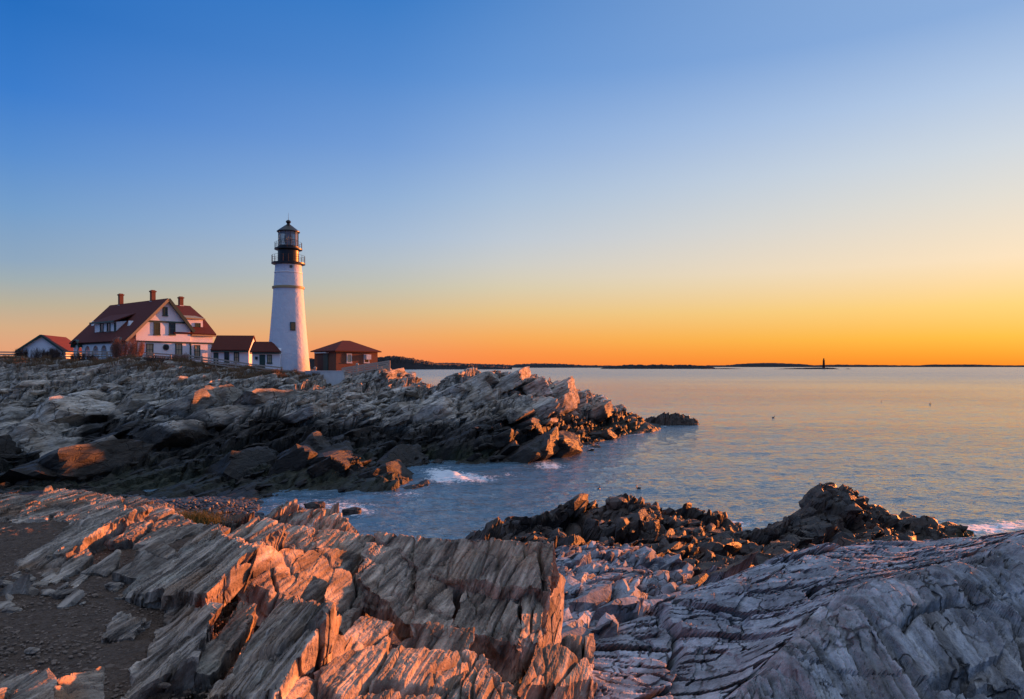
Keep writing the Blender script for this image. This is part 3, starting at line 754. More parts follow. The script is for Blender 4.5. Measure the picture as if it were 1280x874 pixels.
tint = np.where(reg == 'g', .5 * (h2(np.round(ja * 20), np.round(g1_ * 0), 0, 5) - .5) + .3 * (h2(np.round(jb_ * 20), np.round(ja * 9), 0, 6) - .5), np.where(reg == 'd', .6 * (h2(np.round(m2_ * 12), np.round(m1_ * 12), 0, 7) - .5), np.where(isf, .4 * vn2(s * .8, t * 14, 58) + .3 * vn2(s * 1.5, t * 40, 59), .5 * (h2(np.round(k2_ * 10), np.round(k1_ * 10), 0, 8) - .5))))
tint = np.where(inA, .35 * vn2(s * 1.5, t * 14, 60), tint)
AT = {'wet': wet, 'alg': alg, 'tint': tint}


rgb_ = np.random.default_rng(31); BL = {}
for rk, cnt, lo, dip_ in (('d', 190, .16, 40), ('c', 330, .22, 45), ('p', 150, .26, 45), ('k', 170, .26, 45), ('x', 60, .2, 45)):
    idx = np.flatnonzero((reg == rk).ravel() & ~inA.ravel() & (Zg.ravel() > -.2) & (PXg.ravel() > (560 if rk == 'x' else 0)))
    wgt_ = Yg.ravel()[idx] ** 1.0; idx = rgb_.choice(idx, min(cnt, len(idx)), replace=False, p=wgt_ / wgt_.sum())
    vs, fs, at3, k0 = [], [], {'wet': [], 'alg': [], 'tint': []}, 0
    for i_ in idx:
        sz = min(lo * 2.6, lo * rgb_.uniform(.03, 1) ** -.5); Vb, Fb = angular(rgb_, 2); Vb = (Vb * np.array((1.5, .9, .45)) * rgb_.uniform(.75, 1.25, 3) * sz) @ bed_frame(dip_, rgb_, .22)
        Vb = Vb + Vg[i_] - (0, 0, (.5 if rk == 'k' else .28) * sz); vs.append(Vb); fs.append(Fb + k0); k0 += len(Vb); nb = len(Vb)
        at3['wet'].append(np.full(nb, wet.ravel()[i_])); at3['alg'].append(np.full(nb, alg.ravel()[i_])); at3['tint'].append(np.full(nb, rgb_.uniform(-.35, .35)))
    BL[rk] = (np.concatenate(vs), np.concatenate(fs), {k_: np.concatenate(v_) for k_, v_ in at3.items()})


def region(name, mask, mat, label=None, cat=None, kind=None, blk=None):
    v, f, a = sub(Vg, Fg, mask & keep, AT)
    if blk:
        bv, bf, ba = BL[blk]; f = np.concatenate([np.concatenate([f[:, [0, 1, 2]], f[:, [0, 2, 3]]]), bf + len(v)]); v = np.concatenate([v, bv]); a = {k_: np.concatenate([a[k_], ba[k_]]) for k_ in a}
    return tag(np_mesh(name, v, f, mat, a), label, cat, None, kind)


region('gravel_path', fG, M['gravel'], kind='structure')
region('bedrock_ground', fA & ~fG, M['rock_warm'], kind='structure')
region('rock_ledge', (fr == 'f') & ~fA, M['rock_groove'], 'finely grooved blue grey rock ledge filling the lower right corner', 'rock ledge')
region('rock_ledge', (fr == 'g') & ~fA, M['rock_crack'], 'broad pale grey cracked rock ledge sloping up to the right', 'rock ledge')
region('rock_outcrop', (fr == 'd') & ~fA, M['rock_crack'], 'low jumble of broken grey rock right of the orange ledge', 'rock outcrop', blk='d')
region('rock_outcrop', (fr == 'p') & ~fA, M['rock_dark'], 'dark humped shore rock with rounded peak at the water edge', 'rock outcrop', blk='p')
region('rock_outcrop', (fr == 'k') & ~fA, M['rock_dark'], 'dark pointed shore rock with sharp peak sloping right into the sea', 'rock outcrop', blk='k')
region('rock_outcrop', (fr == 'c') & ~fA, M['rock_dark'], 'low wet black reef lying between and before the two dark peaks', 'rock outcrop', blk='c')
region('shore', (fr == 'x') & ~fA, M['rock_dark'], kind='structure')

# ------------------------------------------------------------------ the tilted slabs of the near ledge
def slab(corners, th, label, seed, rough=1.0, mat='rock_warm', cat='rock slab', lamk=1.0):
    P = [np.array(ath(*c)) for c in corners]
    cen = sum(P) / 4; P = [p + (cen - p) / np.linalg.norm(cen - p) * .014 for p in P]      # an open joint round every slab
    NL, NR, FR, FL = P
    la = max(np.linalg.norm(NR - NL), np.linalg.norm(FR - FL)); lb = max(np.linalg.norm(FL - NL), np.linalg.norm(FR - NR))
    Ym = (NL[1] + FR[1]) / 2; res = max(.0062, .0021 * Ym)
    rb = min(.028, .07 * min(la, lb))
    def axis(l):
        nin = int(np.clip(l / res, 14, 200)); nw = int(np.clip(th / res * .6, 8, 40))
        wl = np.linspace(1, 0, nw, endpoint=False)
        return np.concatenate([-wl, np.linspace(0, 1, nin), 1 + wl[::-1]])
    A_, B_ = np.meshgrid(axis(la), axis(lb))
    qa0 = np.clip(-A_, 0, 1); qa1 = np.clip(A_ - 1, 0, 1); qb0 = np.clip(-B_, 0, 1); qb1 = np.clip(B_ - 1, 0, 1)
    a = np.clip(A_, 0, 1); b = np.clip(B_, 0, 1)
    # ragged outline
    ar = a + (a - .5) * 0; 
    Pt = ((1 - a) * (1 - b))[..., None] * NL + (a * (1 - b))[..., None] * NR + (a * b)[..., None] * FR + ((1 - a) * b)[..., None] * FL
    q = np.maximum(np.maximum(qa0, qa1), np.maximum(qb0, qb1))
    ea = (NR - NL + FR - FL); ea /= np.linalg.norm(ea); eb = (FL - NL + FR - NR); eb /= np.linalg.norm(eb)
    ea2 = ea * np.array([1, 1, .2]); eb2 = eb * np.array([1, 1, .2])
    roll = np.sqrt(np.clip(1 - (1 - np.clip(q / .12, 0, 1)) ** 2, 0, 1))
    und = np.clip((q - .12) / .88, 0, 1)
    sgn_a = np.sign(qa1 - qa0) * (np.maximum(qa0, qa1) > 1e-6); sgn_b = np.sign(qb1 - qb0) * (np.maximum(qb0, qb1) > 1e-6)
    outw = rb * roll - (.35 * und) * th * .6
    Pt = Pt + (sgn_a * outw)[..., None] * ea2 + (sgn_b * outw)[..., None] * eb2
    down = th * und + rb * (1 - np.sqrt(np.clip(1 - np.clip(q / .12, 0, 1) ** 2, 0, 1)))
    Pt[..., 2] -= down
    # rock relief in bed coordinates
    X_, Y_, Z_ = Pt[..., 0], Pt[..., 1], Pt[..., 2]
    s_, t_ = st(X_, Y_); dd = R(68)
    u_ = t_ * math.sin(dd) - Z_ * math.cos(dd); w_ = t_ * math.cos(dd) + Z_ * math.sin(dd)
    top = 1 - und
    big = fbm2(s_ * 1.6 + seed * 3.1, u_ * 3.5 + seed, 3, seed)
    bl = block_h(s_ + .15 * big, u_ + .03 * big, .75, .17, seed + 5, 1.0, .7, .25)
    bm = block_h(s_ + .1 * big, u_ + .02 * big, .42, .062, seed + 6, 1.0, .8, .5)
    bs = block_h(s_, u_ + .008 * big, .2, .024, seed + 7, 1.0, .8, .5)
    sc = rough * min(1.0, .35 + .65 * min(la, lb) / .6)
    fc_, qc_ = facets(s_ + .1 * big, u_ + .03 * big, 1.0, .34, seed + 30, .3); fd_, qd_ = facets(s_, u_ + .02 * big, .5, .13, seed + 31, .5)
    ckn = vn2(s_ * 1.3 + seed, u_ * 3, seed + 32)
    crk = -.20 * np.exp(-(qc_ / .045) ** 2) * sstep(-.35, -.05, ckn) - .06 * np.exp(-(qd_ / .09) ** 2) * sstep(-.2, .3, -ckn)
    dz = sc * (.022 * fc_ + .009 * fd_ + crk) + sc * (.016 * big + .015 * bl + .011 * bm + .007 * bs + .004 * fbm2(X_ * 40, Y_ * 40, 2, seed + 9))
    # in the walls push outward instead of up, along joint blocks in height
    wallb = vn3(s_ * 5, u_ * 9, w_ * 6, seed + 11) * .05 + .06 * np.round(2 * vn3(s_ * 2.2, u_ * 5, w_ * 3.5, seed + 12)) / 2 + .012 * vn3(s_ * 14, u_ * 40, w_ * 14, seed + 13)
    Pt[..., 2] += dz * (.35 + .65 * (q < .02))
    ow = wallb * sc * roll + .5 * dz * roll
    Pt += (sgn_a * ow)[..., None] * ea2 + (sgn_b * ow)[..., None] * eb2
    # ragged joints at the ends and sides
    jag = .045 * sc * np.round(3 * vn2(t_ * 6 + seed, s_ * 0 + seed * .7, seed + 20)) / 3
    eb_w = np.clip(np.abs(b - .5) * 2, 0, 1) ** 3 * np.sign(b - .5)
    jag2 = .035 * sc * np.round(3 * vn2(s_ * 3.5 + seed, t_ * 0 + seed * .3, seed + 21)) / 3
    ea_w = np.clip(np.abs(a - .5) * 2, 0, 1) ** 3 * np.sign(a - .5)
    Pt += (jag * eb_w)[..., None] * eb2 + (jag2 * ea_w)[..., None] * ea2
    tint = .30 * (h2(np.round(fc_ * 12), np.round(fc_ * 0), 0, seed) - .5) + .24 * vn2(s_ * 1.6 + seed, u_ * 14, seed + 40) + .26 * vn2(s_ * 3.5, u_ * 50, seed + 41) + .18 * vn2(s_ * 3, u_ * 4, seed + 42) - .25 * np.exp(-(qc_ / .06) ** 2)
    n, m = A_.shape
    o = np_mesh('rock_slab', Pt.reshape(-1, 3), grid_faces(n, m), M[mat], {'wet': np.zeros(n * m), 'alg': np.zeros(n * m), 'tint': np.clip(tint, -.65, .55)})
    return tag(o, label, cat)


SL = [
    ([(-60, 672, .04), (235, 674, .0), (250, 641, .08), (-60, 611, .14)], .2, 'long flat rock slab along the left crest above the cove'),
    ([(10, 652, .07), (205, 652, .09), (222, 630, .13), (60, 606, .19)], .2, 'highest hump of layered rock on the left crest, sunlit rim'),
    ([(36, 690, .05), (84, 688, .14), (182, 634, .3), (132, 630, .24)], .22, 'long smooth grey slab slanting below the left crest hump'),
    ([(116, 668, .12), (130, 674, .0), (178, 646, .1), (162, 640, .3)], .2, 'narrow pale slab with sunlit top beside the smooth grey slab'),
    ([(142, 672, .14), (200, 686, .03), (262, 656, .1), (205, 634, .24)], .25, 'broad orange sunlit slab just left of the grass tuft'),
    ([(172, 684, .12), (212, 698, .05), (228, 690, .08), (196, 670, .16)], .18, 'pale broken block below the orange slab near the grass tuft'),
    ([(148, 713, .1), (187, 722, .05), (212, 705, .1), (180, 688, .2)], .2, 'pale cracked block resting at the edge of the gravel'),
    ([(107, 712, .05), (135, 718, .03), (153, 700, .08), (147, 686, .15)], .15, 'small pale wedge of rock left of the cracked block'),
    ([(-5, 738, .05), (14, 745, .0), (38, 726, .1), (36, 715, .17)], .14, 'loose tan brick shaped rock at the left edge'),
    ([(18, 702, .02), (55, 722, .0), (97, 690, .10), (40, 690, .08)], .1, 'low flat tan slab beside the loose tan rock'),
    ([(50, 725, .02), (70, 730, .0), (118, 690, .12), (108, 685, .15)], .12, 'slim brown slab leaning toward the gravel at left'),
    ([(80, 732, 0), (92, 736, 0), (110, 718, .05), (100, 714, .06)], .06, 'thin small tan sliver of rock lying on gravel'),
    ([(160, 743, .05), (264, 736, .25), (318, 684, .4), (272, 660, .22)], .2, 'large grey grooved slab overhanging a dark hollow left of centre'),
    ([(148, 746, .0), (176, 746, .06), (284, 658, .22), (266, 652, .2)], .18, 'long narrow pale strip of rock along the large overhanging slab'),
    ([(262, 678, .2), (312, 694, .15), (354, 655, .25), (322, 644, .32)], .3, 'grey crest slab with bright orange tip beside the cove beach'),
    ([(328, 682, .05), (395, 686, .0), (392, 660, .1), (350, 655, .17)], .3, 'short dark grooved slab on the crest right of the orange tip'),
    ([(390, 684, .0), (455, 694, -.12), (464, 668, .0), (385, 657, .12)], .3, 'orange lit crest block beside the water, left of long top slab'),
    ([(290, 724, .17), (372, 750, -.1), (404, 686, .08), (318, 678, .36)], .3, 'wide orange striped slab tilting right above the dark hollow'),
    ([(362, 744, -.05), (400, 765, -.32), (458, 692, -.12), (402, 682, .1)], .3, 'orange fluted slab dropping right beside the striped slab'),
    ([(402, 744, -.12), (432, 795, -.4), (458, 722, -.2), (420, 710, -.02)], .35, 'bright orange wedge block left of the black cavity'),
    ([(156, 872, .0), (238, 818, .12), (266, 756, .22), (222, 752, .06)], .2, 'broad flat grey slab rising from the gravel at lower left'),
    ([(125, 797, .02), (165, 792, .04), (190, 770, .06), (145, 765, .03)], .08, 'low reddish slab half buried in the gravel'),
    ([(262, 870, .05), (342, 862, .28), (412, 752, .46), (352, 750, .16)], .4, 'large brown slab leaning left with rounded upper edge'),
    ([(338, 866, .22), (372, 866, -.28), (420, 780, -.12), (411, 749, .44)], .3, 'steep glowing orange rock face beside the large brown slab'),
    ([(238, 838, .02), (260, 846, 0.0), (320, 754, .15), (300, 748, .16)], .2, 'narrow sunlit rib of rock between the flat grey and brown slabs'),
    ([(-30, 890, .18), (70, 895, .1), (60, 834, .2), (0, 840, .18)], .3, 'sunlit corner rock cut off at bottom left'),
    ([(60, 895, .2), (128, 890, .02), (127, 838, .14), (72, 846, .26)], .3, 'small ridged rock with glowing right side at bottom left'),
    ([(300, 905, .22), (690, 910, -.15), (606, 818, -.08), (430, 812, .22)], .45, 'big rounded grooved slab filling the bottom centre'),
    ([(380, 830, .0), (420, 838, -.12), (442, 796, -.02), (412, 792, .1)], .3, 'short reddish block right of the glowing orange face'),
    ([(424, 832, -.12), (458, 840, -.25), (464, 808, -.14), (440, 800, -.05)], .3, 'small orange topped block above the bottom centre slab'),
    ([(430, 797, -.22), (478, 814, -.36), (494, 780, -.28), (450, 768, -.2)], .3, 'dark grooved block below the black cavity with orange end'),
    ([(494, 814, -.25), (588, 824, -.36), (592, 783, -.22), (525, 780, -.12)], .35, 'ribbed block with glowing orange end, above the bottom slab'),
    ([(448, 724, -.15), (506, 772, -.45), (526, 692, -.16), (460, 678, 0)], .22, 'rounded orange block roofing the black cavity'),
    ([(510, 780, -.42), (560, 788, -.5), (568, 715, -.3), (533, 690, -.12)], .4, 'tan grooved panel of rock right of the black cavity'),
    ([(525, 714, -.22), (690, 738, -.38), (692, 678, -.05), (470, 668, 0)], .4, 'long ribbed top slab along the crest at centre'),
    ([(560, 780, -.52), (655, 804, -.6), (642, 722, -.38), (585, 728, -.36)], .35, 'large grooved block under the long top slab'),
    ([(650, 795, -.58), (674, 800, -.66), (678, 738, -.45), (656, 736, -.42)], .3, 'narrow split block between grooved block and lit right face'),
    ([(640, 866, -.95), (690, 880, -1.25), (706, 722, -.6), (674, 700, -.2)], .4, 'steep orange lit right flank of the ledge'),
    ([(655, 852, -.75), (743, 848, -.98), (739, 792, -.78), (670, 800, -.62)], .2, 'square brown block jutting out over the grey ledge'),
    ([(690, 910, -1.25), (748, 910, -1.45), (743, 852, -1.15), (700, 850, -1.05)], .4, 'lower brown block under the jutting square block'),
]
for i, (c, th, lb) in enumerate(SL): slab(c, th, lb, 100 + i * 13)

# ------------------------------------------------------------------ lighthouse
LX, LY, LZ = (360.5 - 640) / F * 110, 110.0, 9.0


def lz(py): return EYE - (py - HOR) / F * LY - LZ      # height above the tower foot of a photo row


root = empty('lighthouse', (LX, LY, LZ), 0, label='tall white stone lighthouse with black lantern room on the rocky point', cat='lighthouse')
mb = MB(); zz = [-.6] + list(np.linspace(0, lz(361.5), 40)); zt = lz(361.5)
mb.lathe([(3.42 - (3.42 - 2.32) * (1 - (1 - max(0, z) / zt) ** 1.18), z) for z in zz] + [(2.3, zt + .02), (2.03, lz(331))], 72)
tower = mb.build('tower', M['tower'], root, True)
mb = MB(); mb.lathe([(2.3, lz(361.6)), (2.5, lz(361.2)), (2.52, lz(358.8)), (2.28, lz(358.2))], 64); mb.build('belt_course', M['tan_trim'], root, True)
mb = MB(); mb.lathe([(2.16, lz(342.2)), (2.20, lz(342)), (2.20, lz(341)), (2.12, lz(340.6))], 64, caps=False); mb.build('trim_ring', M['white_plain'], root, True)


def gallery(zd, r, hgt, npost):
    mb = MB(); mb.lathe([(r - .55, zd - .38), (r - .08, zd - .22), (r, zd - .2), (r, zd), (r - .1, zd + .02)], 56); g = mb.build('gallery_deck', M['black_iron'], root, True)
    for k in range(npost):
        an = 2 * math.pi * k / npost; x, y = (r - .06) * math.cos(an), (r - .06) * math.sin(an)
        MB().tube((x, y, zd), (x, y, zd + hgt), .032).build('post', M['black_iron'], g)
    n = 48
    for f_ in (1.0, .68, .36):
        mb = MB()
        for k in range(n):
            a0, a1 = 2 * math.pi * k / n, 2 * math.pi * (k + 1) / n; z = zd + hgt * f_
            mb.tube(((r - .06) * math.cos(a0), (r - .06) * math.sin(a0), z), ((r - .06) * math.cos(a1), (r - .06) * math.sin(a1), z), .022 if f_ == 1 else .014, seg=4)
        mb.build('handrail', M['black_iron'], g)


gallery(lz(329), 2.62, 1.15, 20)
mb = MB(); mb.lathe([(1.64, lz(330.5)), (1.64, lz(313)), (1.7, lz(312.6)), (1.7, lz(311))], 48); mb.build('watch_room', M['black_iron'], root, True)
gallery(lz(311), 2.16, .95, 14)
mb = MB(); mb.lathe([(1.55, lz(310)), (1.55, lz(290.5))], 12, caps=False); lan = mb.build('lantern_glazing', M['lantern_glass'], root)
mb = MB(); mb.lathe([(1.66, lz(311)), (1.66, lz(308.5)), (1.5, lz(308))], 48); mb.build('lantern_sill', M['black_iron'], root, True)
mb = MB()
for k in range(12):
    an = 2 * math.pi * k / 12; x, y = 1.56 * math.cos(an), 1.56 * math.sin(an)
    mb.tube((x, y, lz(310.5)), (x, y, lz(290)), .045, seg=4)
for k in range(12):
    a0, a1 = 2 * math.pi * k / 12, 2 * math.pi * (k + 1) / 12
    for z in (lz(301),): mb.tube((1.56 * math.cos(a0), 1.56 * math.sin(a0), z), (1.56 * math.cos(a1), 1.56 * math.sin(a1), z), .03, seg=4)
mb.build('glazing_bars', M['black_iron'], root)
mb = MB(); mb.lathe([(.16, lz(310)), (.16, lz(306)), (.46, lz(305)), (.58, lz(301)), (.62, lz(299)), (.56, lz(296)), (.34, lz(293)), (.1, lz(292))], 24); mb.build('beacon_lens', M['lens'], root, True)
mb = MB(); mb.lathe([(1.5, lz(290.6)), (1.8, lz(290.4)), (1.8, lz(289.6)), (1.2, lz(286)), (.62, lz(282.6)), (.28, lz(280.8)), (.22, lz(279.4))], 32); rf = mb.build('lantern_roof', M['black_iron'], root, True)
mb = MB(); mb.lathe([(.2, lz(279.6)), (.3, lz(279)), (.42, lz(277.7)), (.36, lz(276.4)), (.2, lz(275.4)), (.06, lz(274.9))], 20); mb.build('ball_vent', M['black_iron'], rf, True)
MB().tube((0, 0, lz(275)), (0, 0, lz(266)), .03, .012).build('lightning_rod', M['black_iron'], rf)


def tower_window(px, py, w, h, name, r, rnd=False):
    a = math.asin(max(-1, min(1, ((px - 360.5) / F * 108) / r))); an = -math.pi / 2 + a
    e = empty(name, (0, 0, 0)); bpy.data.objects.remove(e)
    c, s_ = math.cos(an), math.sin(an); z = lz(py)

    def P(u, v, d): return (c * (r + d) - s_ * u, s_ * (r + d) + c * u, z + v)
    mb = MB(); n = 14 if rnd else 4
    out = [(w / 2 * math.cos(2 * math.pi * k / n), h / 2 * math.sin(2 * math.pi * k / n)) for k in range(n)] if rnd else [(-w / 2, -h / 2), (w / 2, -h / 2), (w / 2, h / 2), (-w / 2, h / 2)]
    k_ = 1.35
    mb.add([P(u * k_, v * k_ * .95, -.5) for u, v in out] + [P(u * k_, v * k_ * .95, .10) for u, v in out] , [tuple(range(n)), tuple(range(n, 2 * n))] + [(i, (i + 1) % n, n + (i + 1) % n, n + i) for i in range(n)])
    wf = mb.build('window', M['green_trim'], root)
    mb = MB(); mb.add([P(u, v, .09) for u, v in out] + [P(u, v, .13) for u, v in out], [tuple(range(n)), tuple(range(n, 2 * n))] + [(i, (i + 1) % n, n + (i + 1) % n, n + i) for i in range(n)])
    mb.build('pane', M['glass'], wf)


tower_window(372.2, 409, .6, 1.05, 'window', 2.82)
tower_window(368.5, 335.3, .36, .36, 'window', 2.06, True)

# ------------------------------------------------------------------ house builder helpers
class Frame:
    """local axes of a building: x along e1, y to its left (away), z up"""
    def __init__(self, x, y, z, deg):
        self.o = np.array([x, y, z]); self.a = R(deg); self.e1 = np.array([math.cos(self.a), math.sin(self.a), 0]); self.e2 = np.array([-math.sin(self.a), math.cos(self.a), 0])

    def hit(self, px, py, axis, val):
        """local point where the view ray of a photo pixel meets the local plane axis=val"""
        d = np.array([(px - 640) / F, 1.0, -(py - HOR) / F]); c = np.array([0, 0, EYE]) - self.o
        co = np.array([c @ self.e1, c @ self.e2, c[2]]); dl = np.array([d @ self.e1, d @ self.e2, d[2]])
        k = (val - co[axis]) / dl[axis]; return co + k * dl


def window(parent, fr, face, val, px0, px1, py0, py1, glass='glass', frame='green_trim', bars=True, out=-1, name='window', th=.12):
    """a window set in the local plane face=val (0: x, 1: y); out = side it looks to"""
    p = fr.hit(px0, py1, face, val); q = fr.hit(px1, py0, face, val); o = 1 - face
    u0, u1 = sorted((p[o], q[o])); z0, z1 = sorted((p[2], q[2])); fw = min(.13, .16 * (u1 - u0))

    def bx(mb, a0, a1, b0, b1, d0, d1):
        d0, d1 = sorted((val + out * d0, val + out * d1))
        return mb.box(a0, a1, d0, d1, b0, b1) if face == 1 else mb.box(d0, d1, a0, a1, b0, b1)
    mb = MB(); bx(mb, u0, u0 + fw, z0, z1, -.05, th); bx(mb, u1 - fw, u1, z0, z1, -.05, th)
    bx(mb, u0 + fw, u1 - fw, z1 - fw, z1, -.05, th); bx(mb, u0 - .06, u1 + .06, z0 - .09, z0 + fw * .7, -.05, th + .05)
    w = mb.build(name, M[frame], parent)
    mb = MB(); bx(mb, u0 + fw * .9, u1 - fw * .9, z0 + fw * .5, z1 - fw * .9, -.02, .035); mb.build('pane', M[glass], w)
    if bars:
        mb = MB(); zm = (z0 + z1) / 2; bx(mb, u0 + fw * .95, u1 - fw * .95, zm - .035, zm + .035, .036, .075)
        um = (u0 + u1) / 2; bx(mb, um - .02, um + .02, z0 + fw * .6, zm - .036, .037, .06); bx(mb, um - .02, um + .02, zm + .036, z1 - fw, .037, .06)
        mb.build('sash', M[frame], w)
    return w


# ------------------------------------------------------------------ keeper's house
fh = Frame(-59.7, 108, 10.2, 53.0)
house = empty('keepers_house', tuple(fh.o), fh.a, label='large white gabled house with red roof and three brick chimneys', cat='house')
zA = fh.hit(209, 374.4, 1, 0)[2]; aA = fh.hit(209, 374.4, 1, 0)[0]
zRe = fh.hit(241, 415, 1, 0)[2]; aRe = fh.hit(241, 415, 1, 0)[0]; aLe = fh.hit(155, 427, 1, 0)[0]; zLe = fh.hit(155, 427, 1, 0)[2]
a1 = fh.hit(238, 440, 1, 0)[0]; a2 = fh.hit(266, 440, 1, .35)[0]
DEP = 20.5; WD = 17.6


def roofL(a): return zA - (zA - zLe) / (aA - aLe) * (aA - a)
def roofR(a): return zA - (zA - zRe) / (aRe - aA) * (a - aA)


mb = MB()
mb.prism([(0, -2.2), (a1, -2.2), (a1, roofR(a1) - .12), (aA, zA - .15), (0, roofL(0) - .15)], 1, 0, DEP)       # front gable block
zw = fh.hit(255, 418, 1, .35)[2]
mb.prism([(.35, -2.2), (WD - .35, -2.2), (WD - .35, zw), (WD - 4.5, zw + 2.9), (WD / 2, zA - .45), (4.5, zw + 2.9), (.35, zw)], 0, a1 - .4, a2)   # cross wing
wall = mb.build('wall', M['white_paint'], house)
# roofs
mb = MB(); th = .22
for A_, B_, fn in ((aLe, aA, roofL), (aA, aRe, roofR)):
    q = [(A_, -.55, fn(A_)), (B_, -.55, fn(B_)), (B_, DEP + .4, fn(B_)), (A_, DEP + .4, fn(A_))]
    mb.slabpoly(q, th)
roof = mb.build('roof', M['red_roof'], house)
zr = zA - .18
prof = [(-.1, zw - .1), (4.2, zw + 3.0), (WD / 2, zr), (WD - 4.2, zw + 3.0), (WD + .1, zw - .1)]
mb = MB()
for (y0, z0), (y1, z1) in zip(prof[:-1], prof[1:]):
    mb.slabpoly([(aA + 1.0, y0, z0), (a2 + .35, y0, z0), (a2 + .35, y1, z1), (aA + 1.0, y1, z1)], .2)
mb.build('roof', M['red_roof'], house)
# rake boards and trim on the gable front
mb = MB()
mb.beam((aA, -.62, zA - .02), (aRe - .05, -.62, zRe - .02), .12, .52)
mb.build('rake_board', M['green_trim'], house)
mb = MB(); mb.beam((aLe + .05, -.62, zLe - .02), (aA - .02, -.62, zA - .04), .12, .4); mb.build('rake_board', M['tan_trim'], house)
zt1 = fh.hit(200, 402, 1, 0)[2]; zt2 = fh.hit(200, 427.5, 1, 0)[2]
lft = lambda z: aA - (zA - z) / ((zA - zLe) / (aA - aLe)); rgt = lambda z: aA + (zA - z) / ((zA - zRe) / (aRe - aA))
mb = MB(); mb.box(max(.0, lft(zt1) + .1), rgt(zt1) - .2, -.16, .02, zt1 - .14, zt1 + .12); mb.build('belt_trim', M['green_trim'], house)
mb = MB(); mb.box(-.05, a1 + .05, -.13, .02, zt2 - .13, zt2 + .12); mb.box(a1 + .06, a2 + .1, .22, .37, zt2 - .13, zt2 + .12); mb.build('belt_trim', M['green_trim'], house)
for bx_ in ((-.1, .16, -.12, .02), (a1 - .12, a1 + .12, -.12, .02), (a2 - .16, a2 + .06, .2, .37)): MB().box(*bx_, -2, zt2 - .14).build('corner_board', M['green_trim'], house)
mb = MB(); mb.box(a1 + .2, a2 + .4, -.14, .34, zw - .35, zw - .1); mb.build('eave_board', M['tan_trim'], house)
for (x0, x1, y0, y1, g) in ((203.2, 209.3, 384, 394.5, 'glass'), (192, 200, 403.5, 418.5, 'glass'), (211, 219, 403.5, 418.5, 'glass'), (182.5, 191.5, 429.5, 445, 'blind'), (219, 227.5, 429.5, 445, 'blind')):
    window(house, fh, 1, 0, x0, x1, y0, y1, g)
window(house, fh, 1, .35, 242.8, 250, 431.5, 447, 'blind')
pr = fh.hit(207.3, 434.2, 1, 0)
mb = MB(); n = 20; rr_ = .5
mb.prism([(pr[0] + rr_ * math.cos(2 * math.pi * k / n), pr[2] + rr_ * math.sin(2 * math.pi * k / n)) for k in range(n)], 1, -.12, .02); rw = mb.build('round_window', M['green_trim'], house)
mb = MB(); mb.prism([(pr[0] + .36 * math.cos(2 * math.pi * k / n), pr[2] + .36 * math.sin(2 * math.pi * k / n)) for k in range(n)], 1, -.15, -.121); mb.build('pane', M['glass'], rw)
# wing dormer
d0 = fh.hit(233.5, 413.6, 1, 1.5); d1 = fh.hit(253.5, 400, 1, 1.5)
mb = MB(); mb.box(d0[0], d1[0], 1.5, 6.5, d0[2] - .2, d1[2]); dm = mb.build('dormer', M['white_paint'], house)
mb = MB(); mb.slabpoly([(d0[0] - .25, 1.15, d1[2] + .02), (d1[0] + .25, 1.15, d1[2] + .02), (d1[0] + .25, 6.5, d1[2] + 1.0), (d0[0] - .25, 6.5, d1[2] + 1.0)], .2); mb.build('dormer_roof', M['tan_trim'], dm)
window(house, fh, 1, 1.5, 243.5, 250.5, 404, 412.5)
# long shed dormer on the left slope
zb = None
for av in np.linspace(aLe, aA, 400):
    p = fh.hit(132, 415.5, 0, av)
    if roofL(av) + .22 >= p[2]: break
pL = fh.hit(118.5, 415.5, 0, av); pR = fh.hit(145.5, 402.5, 0, av)
yl, yr_ = pL[1], pR[1]; z0, z1 = pL[2] - .1, pR[2] + .05
mb = MB(); mb.prism([(av, z0), (av, z1), (av + (z1 - z0) / .75 + .6, z1 + .3), (av + .6, z0)], 1, yr_, yl); dl = mb.build('dormer', M['white_plain'], house)
mb = MB(); mb.slabpoly([(av - .4, yr_ - .25, z1 - .05), (av - .4, yl + .7, z1 - .05), (av + 3.2, yl + .7, z1 + 1.5), (av + 3.2, yr_ - .25, z1 + 1.5)], .2); mb.build('dormer_roof', M['red_roof'], dl)
mb = MB(); mb.box(av - .58, av - .44, yr_ - .3, yl + .75, z1 - .12, z1 + .16); mb.build('dormer_fascia', M['green_trim'], dl)
for x0, x1 in ((125.8, 129.6), (134.2, 138.2), (143.4, 145.2)):
    window(house, fh, 0, av, x0, x1, 403.6, 415, 'glass', 'green_trim', False)
for pxc in (116, 161.5):           # little triangular roof vents
    for av2 in np.linspace(aLe, aA, 400):
        p = fh.hit(pxc, 407.5, 0, av2)
        if roofL(av2) + .2 >= p[2]: break
    y, z = p[1], p[2]
    mb = MB(); mb.add([(av2 - .1, y + .5, z - .1), (av2 - .1, y - .5, z - .1), (av2 - .1, y, z + .85), (av2 + 1.1, y, z + .85)], [(0, 1, 2), (0, 2, 3), (1, 3, 2), (0, 3, 1)])
    mb.build('roof_vent', M['white_plain'], house)
    mb = MB(); mb.beam((av2 - .14, y - .6, z - .12), (av2 - .14, y + .6, z - .12), .12, .16); mb.build('vent_sill', M['green_trim'], house)


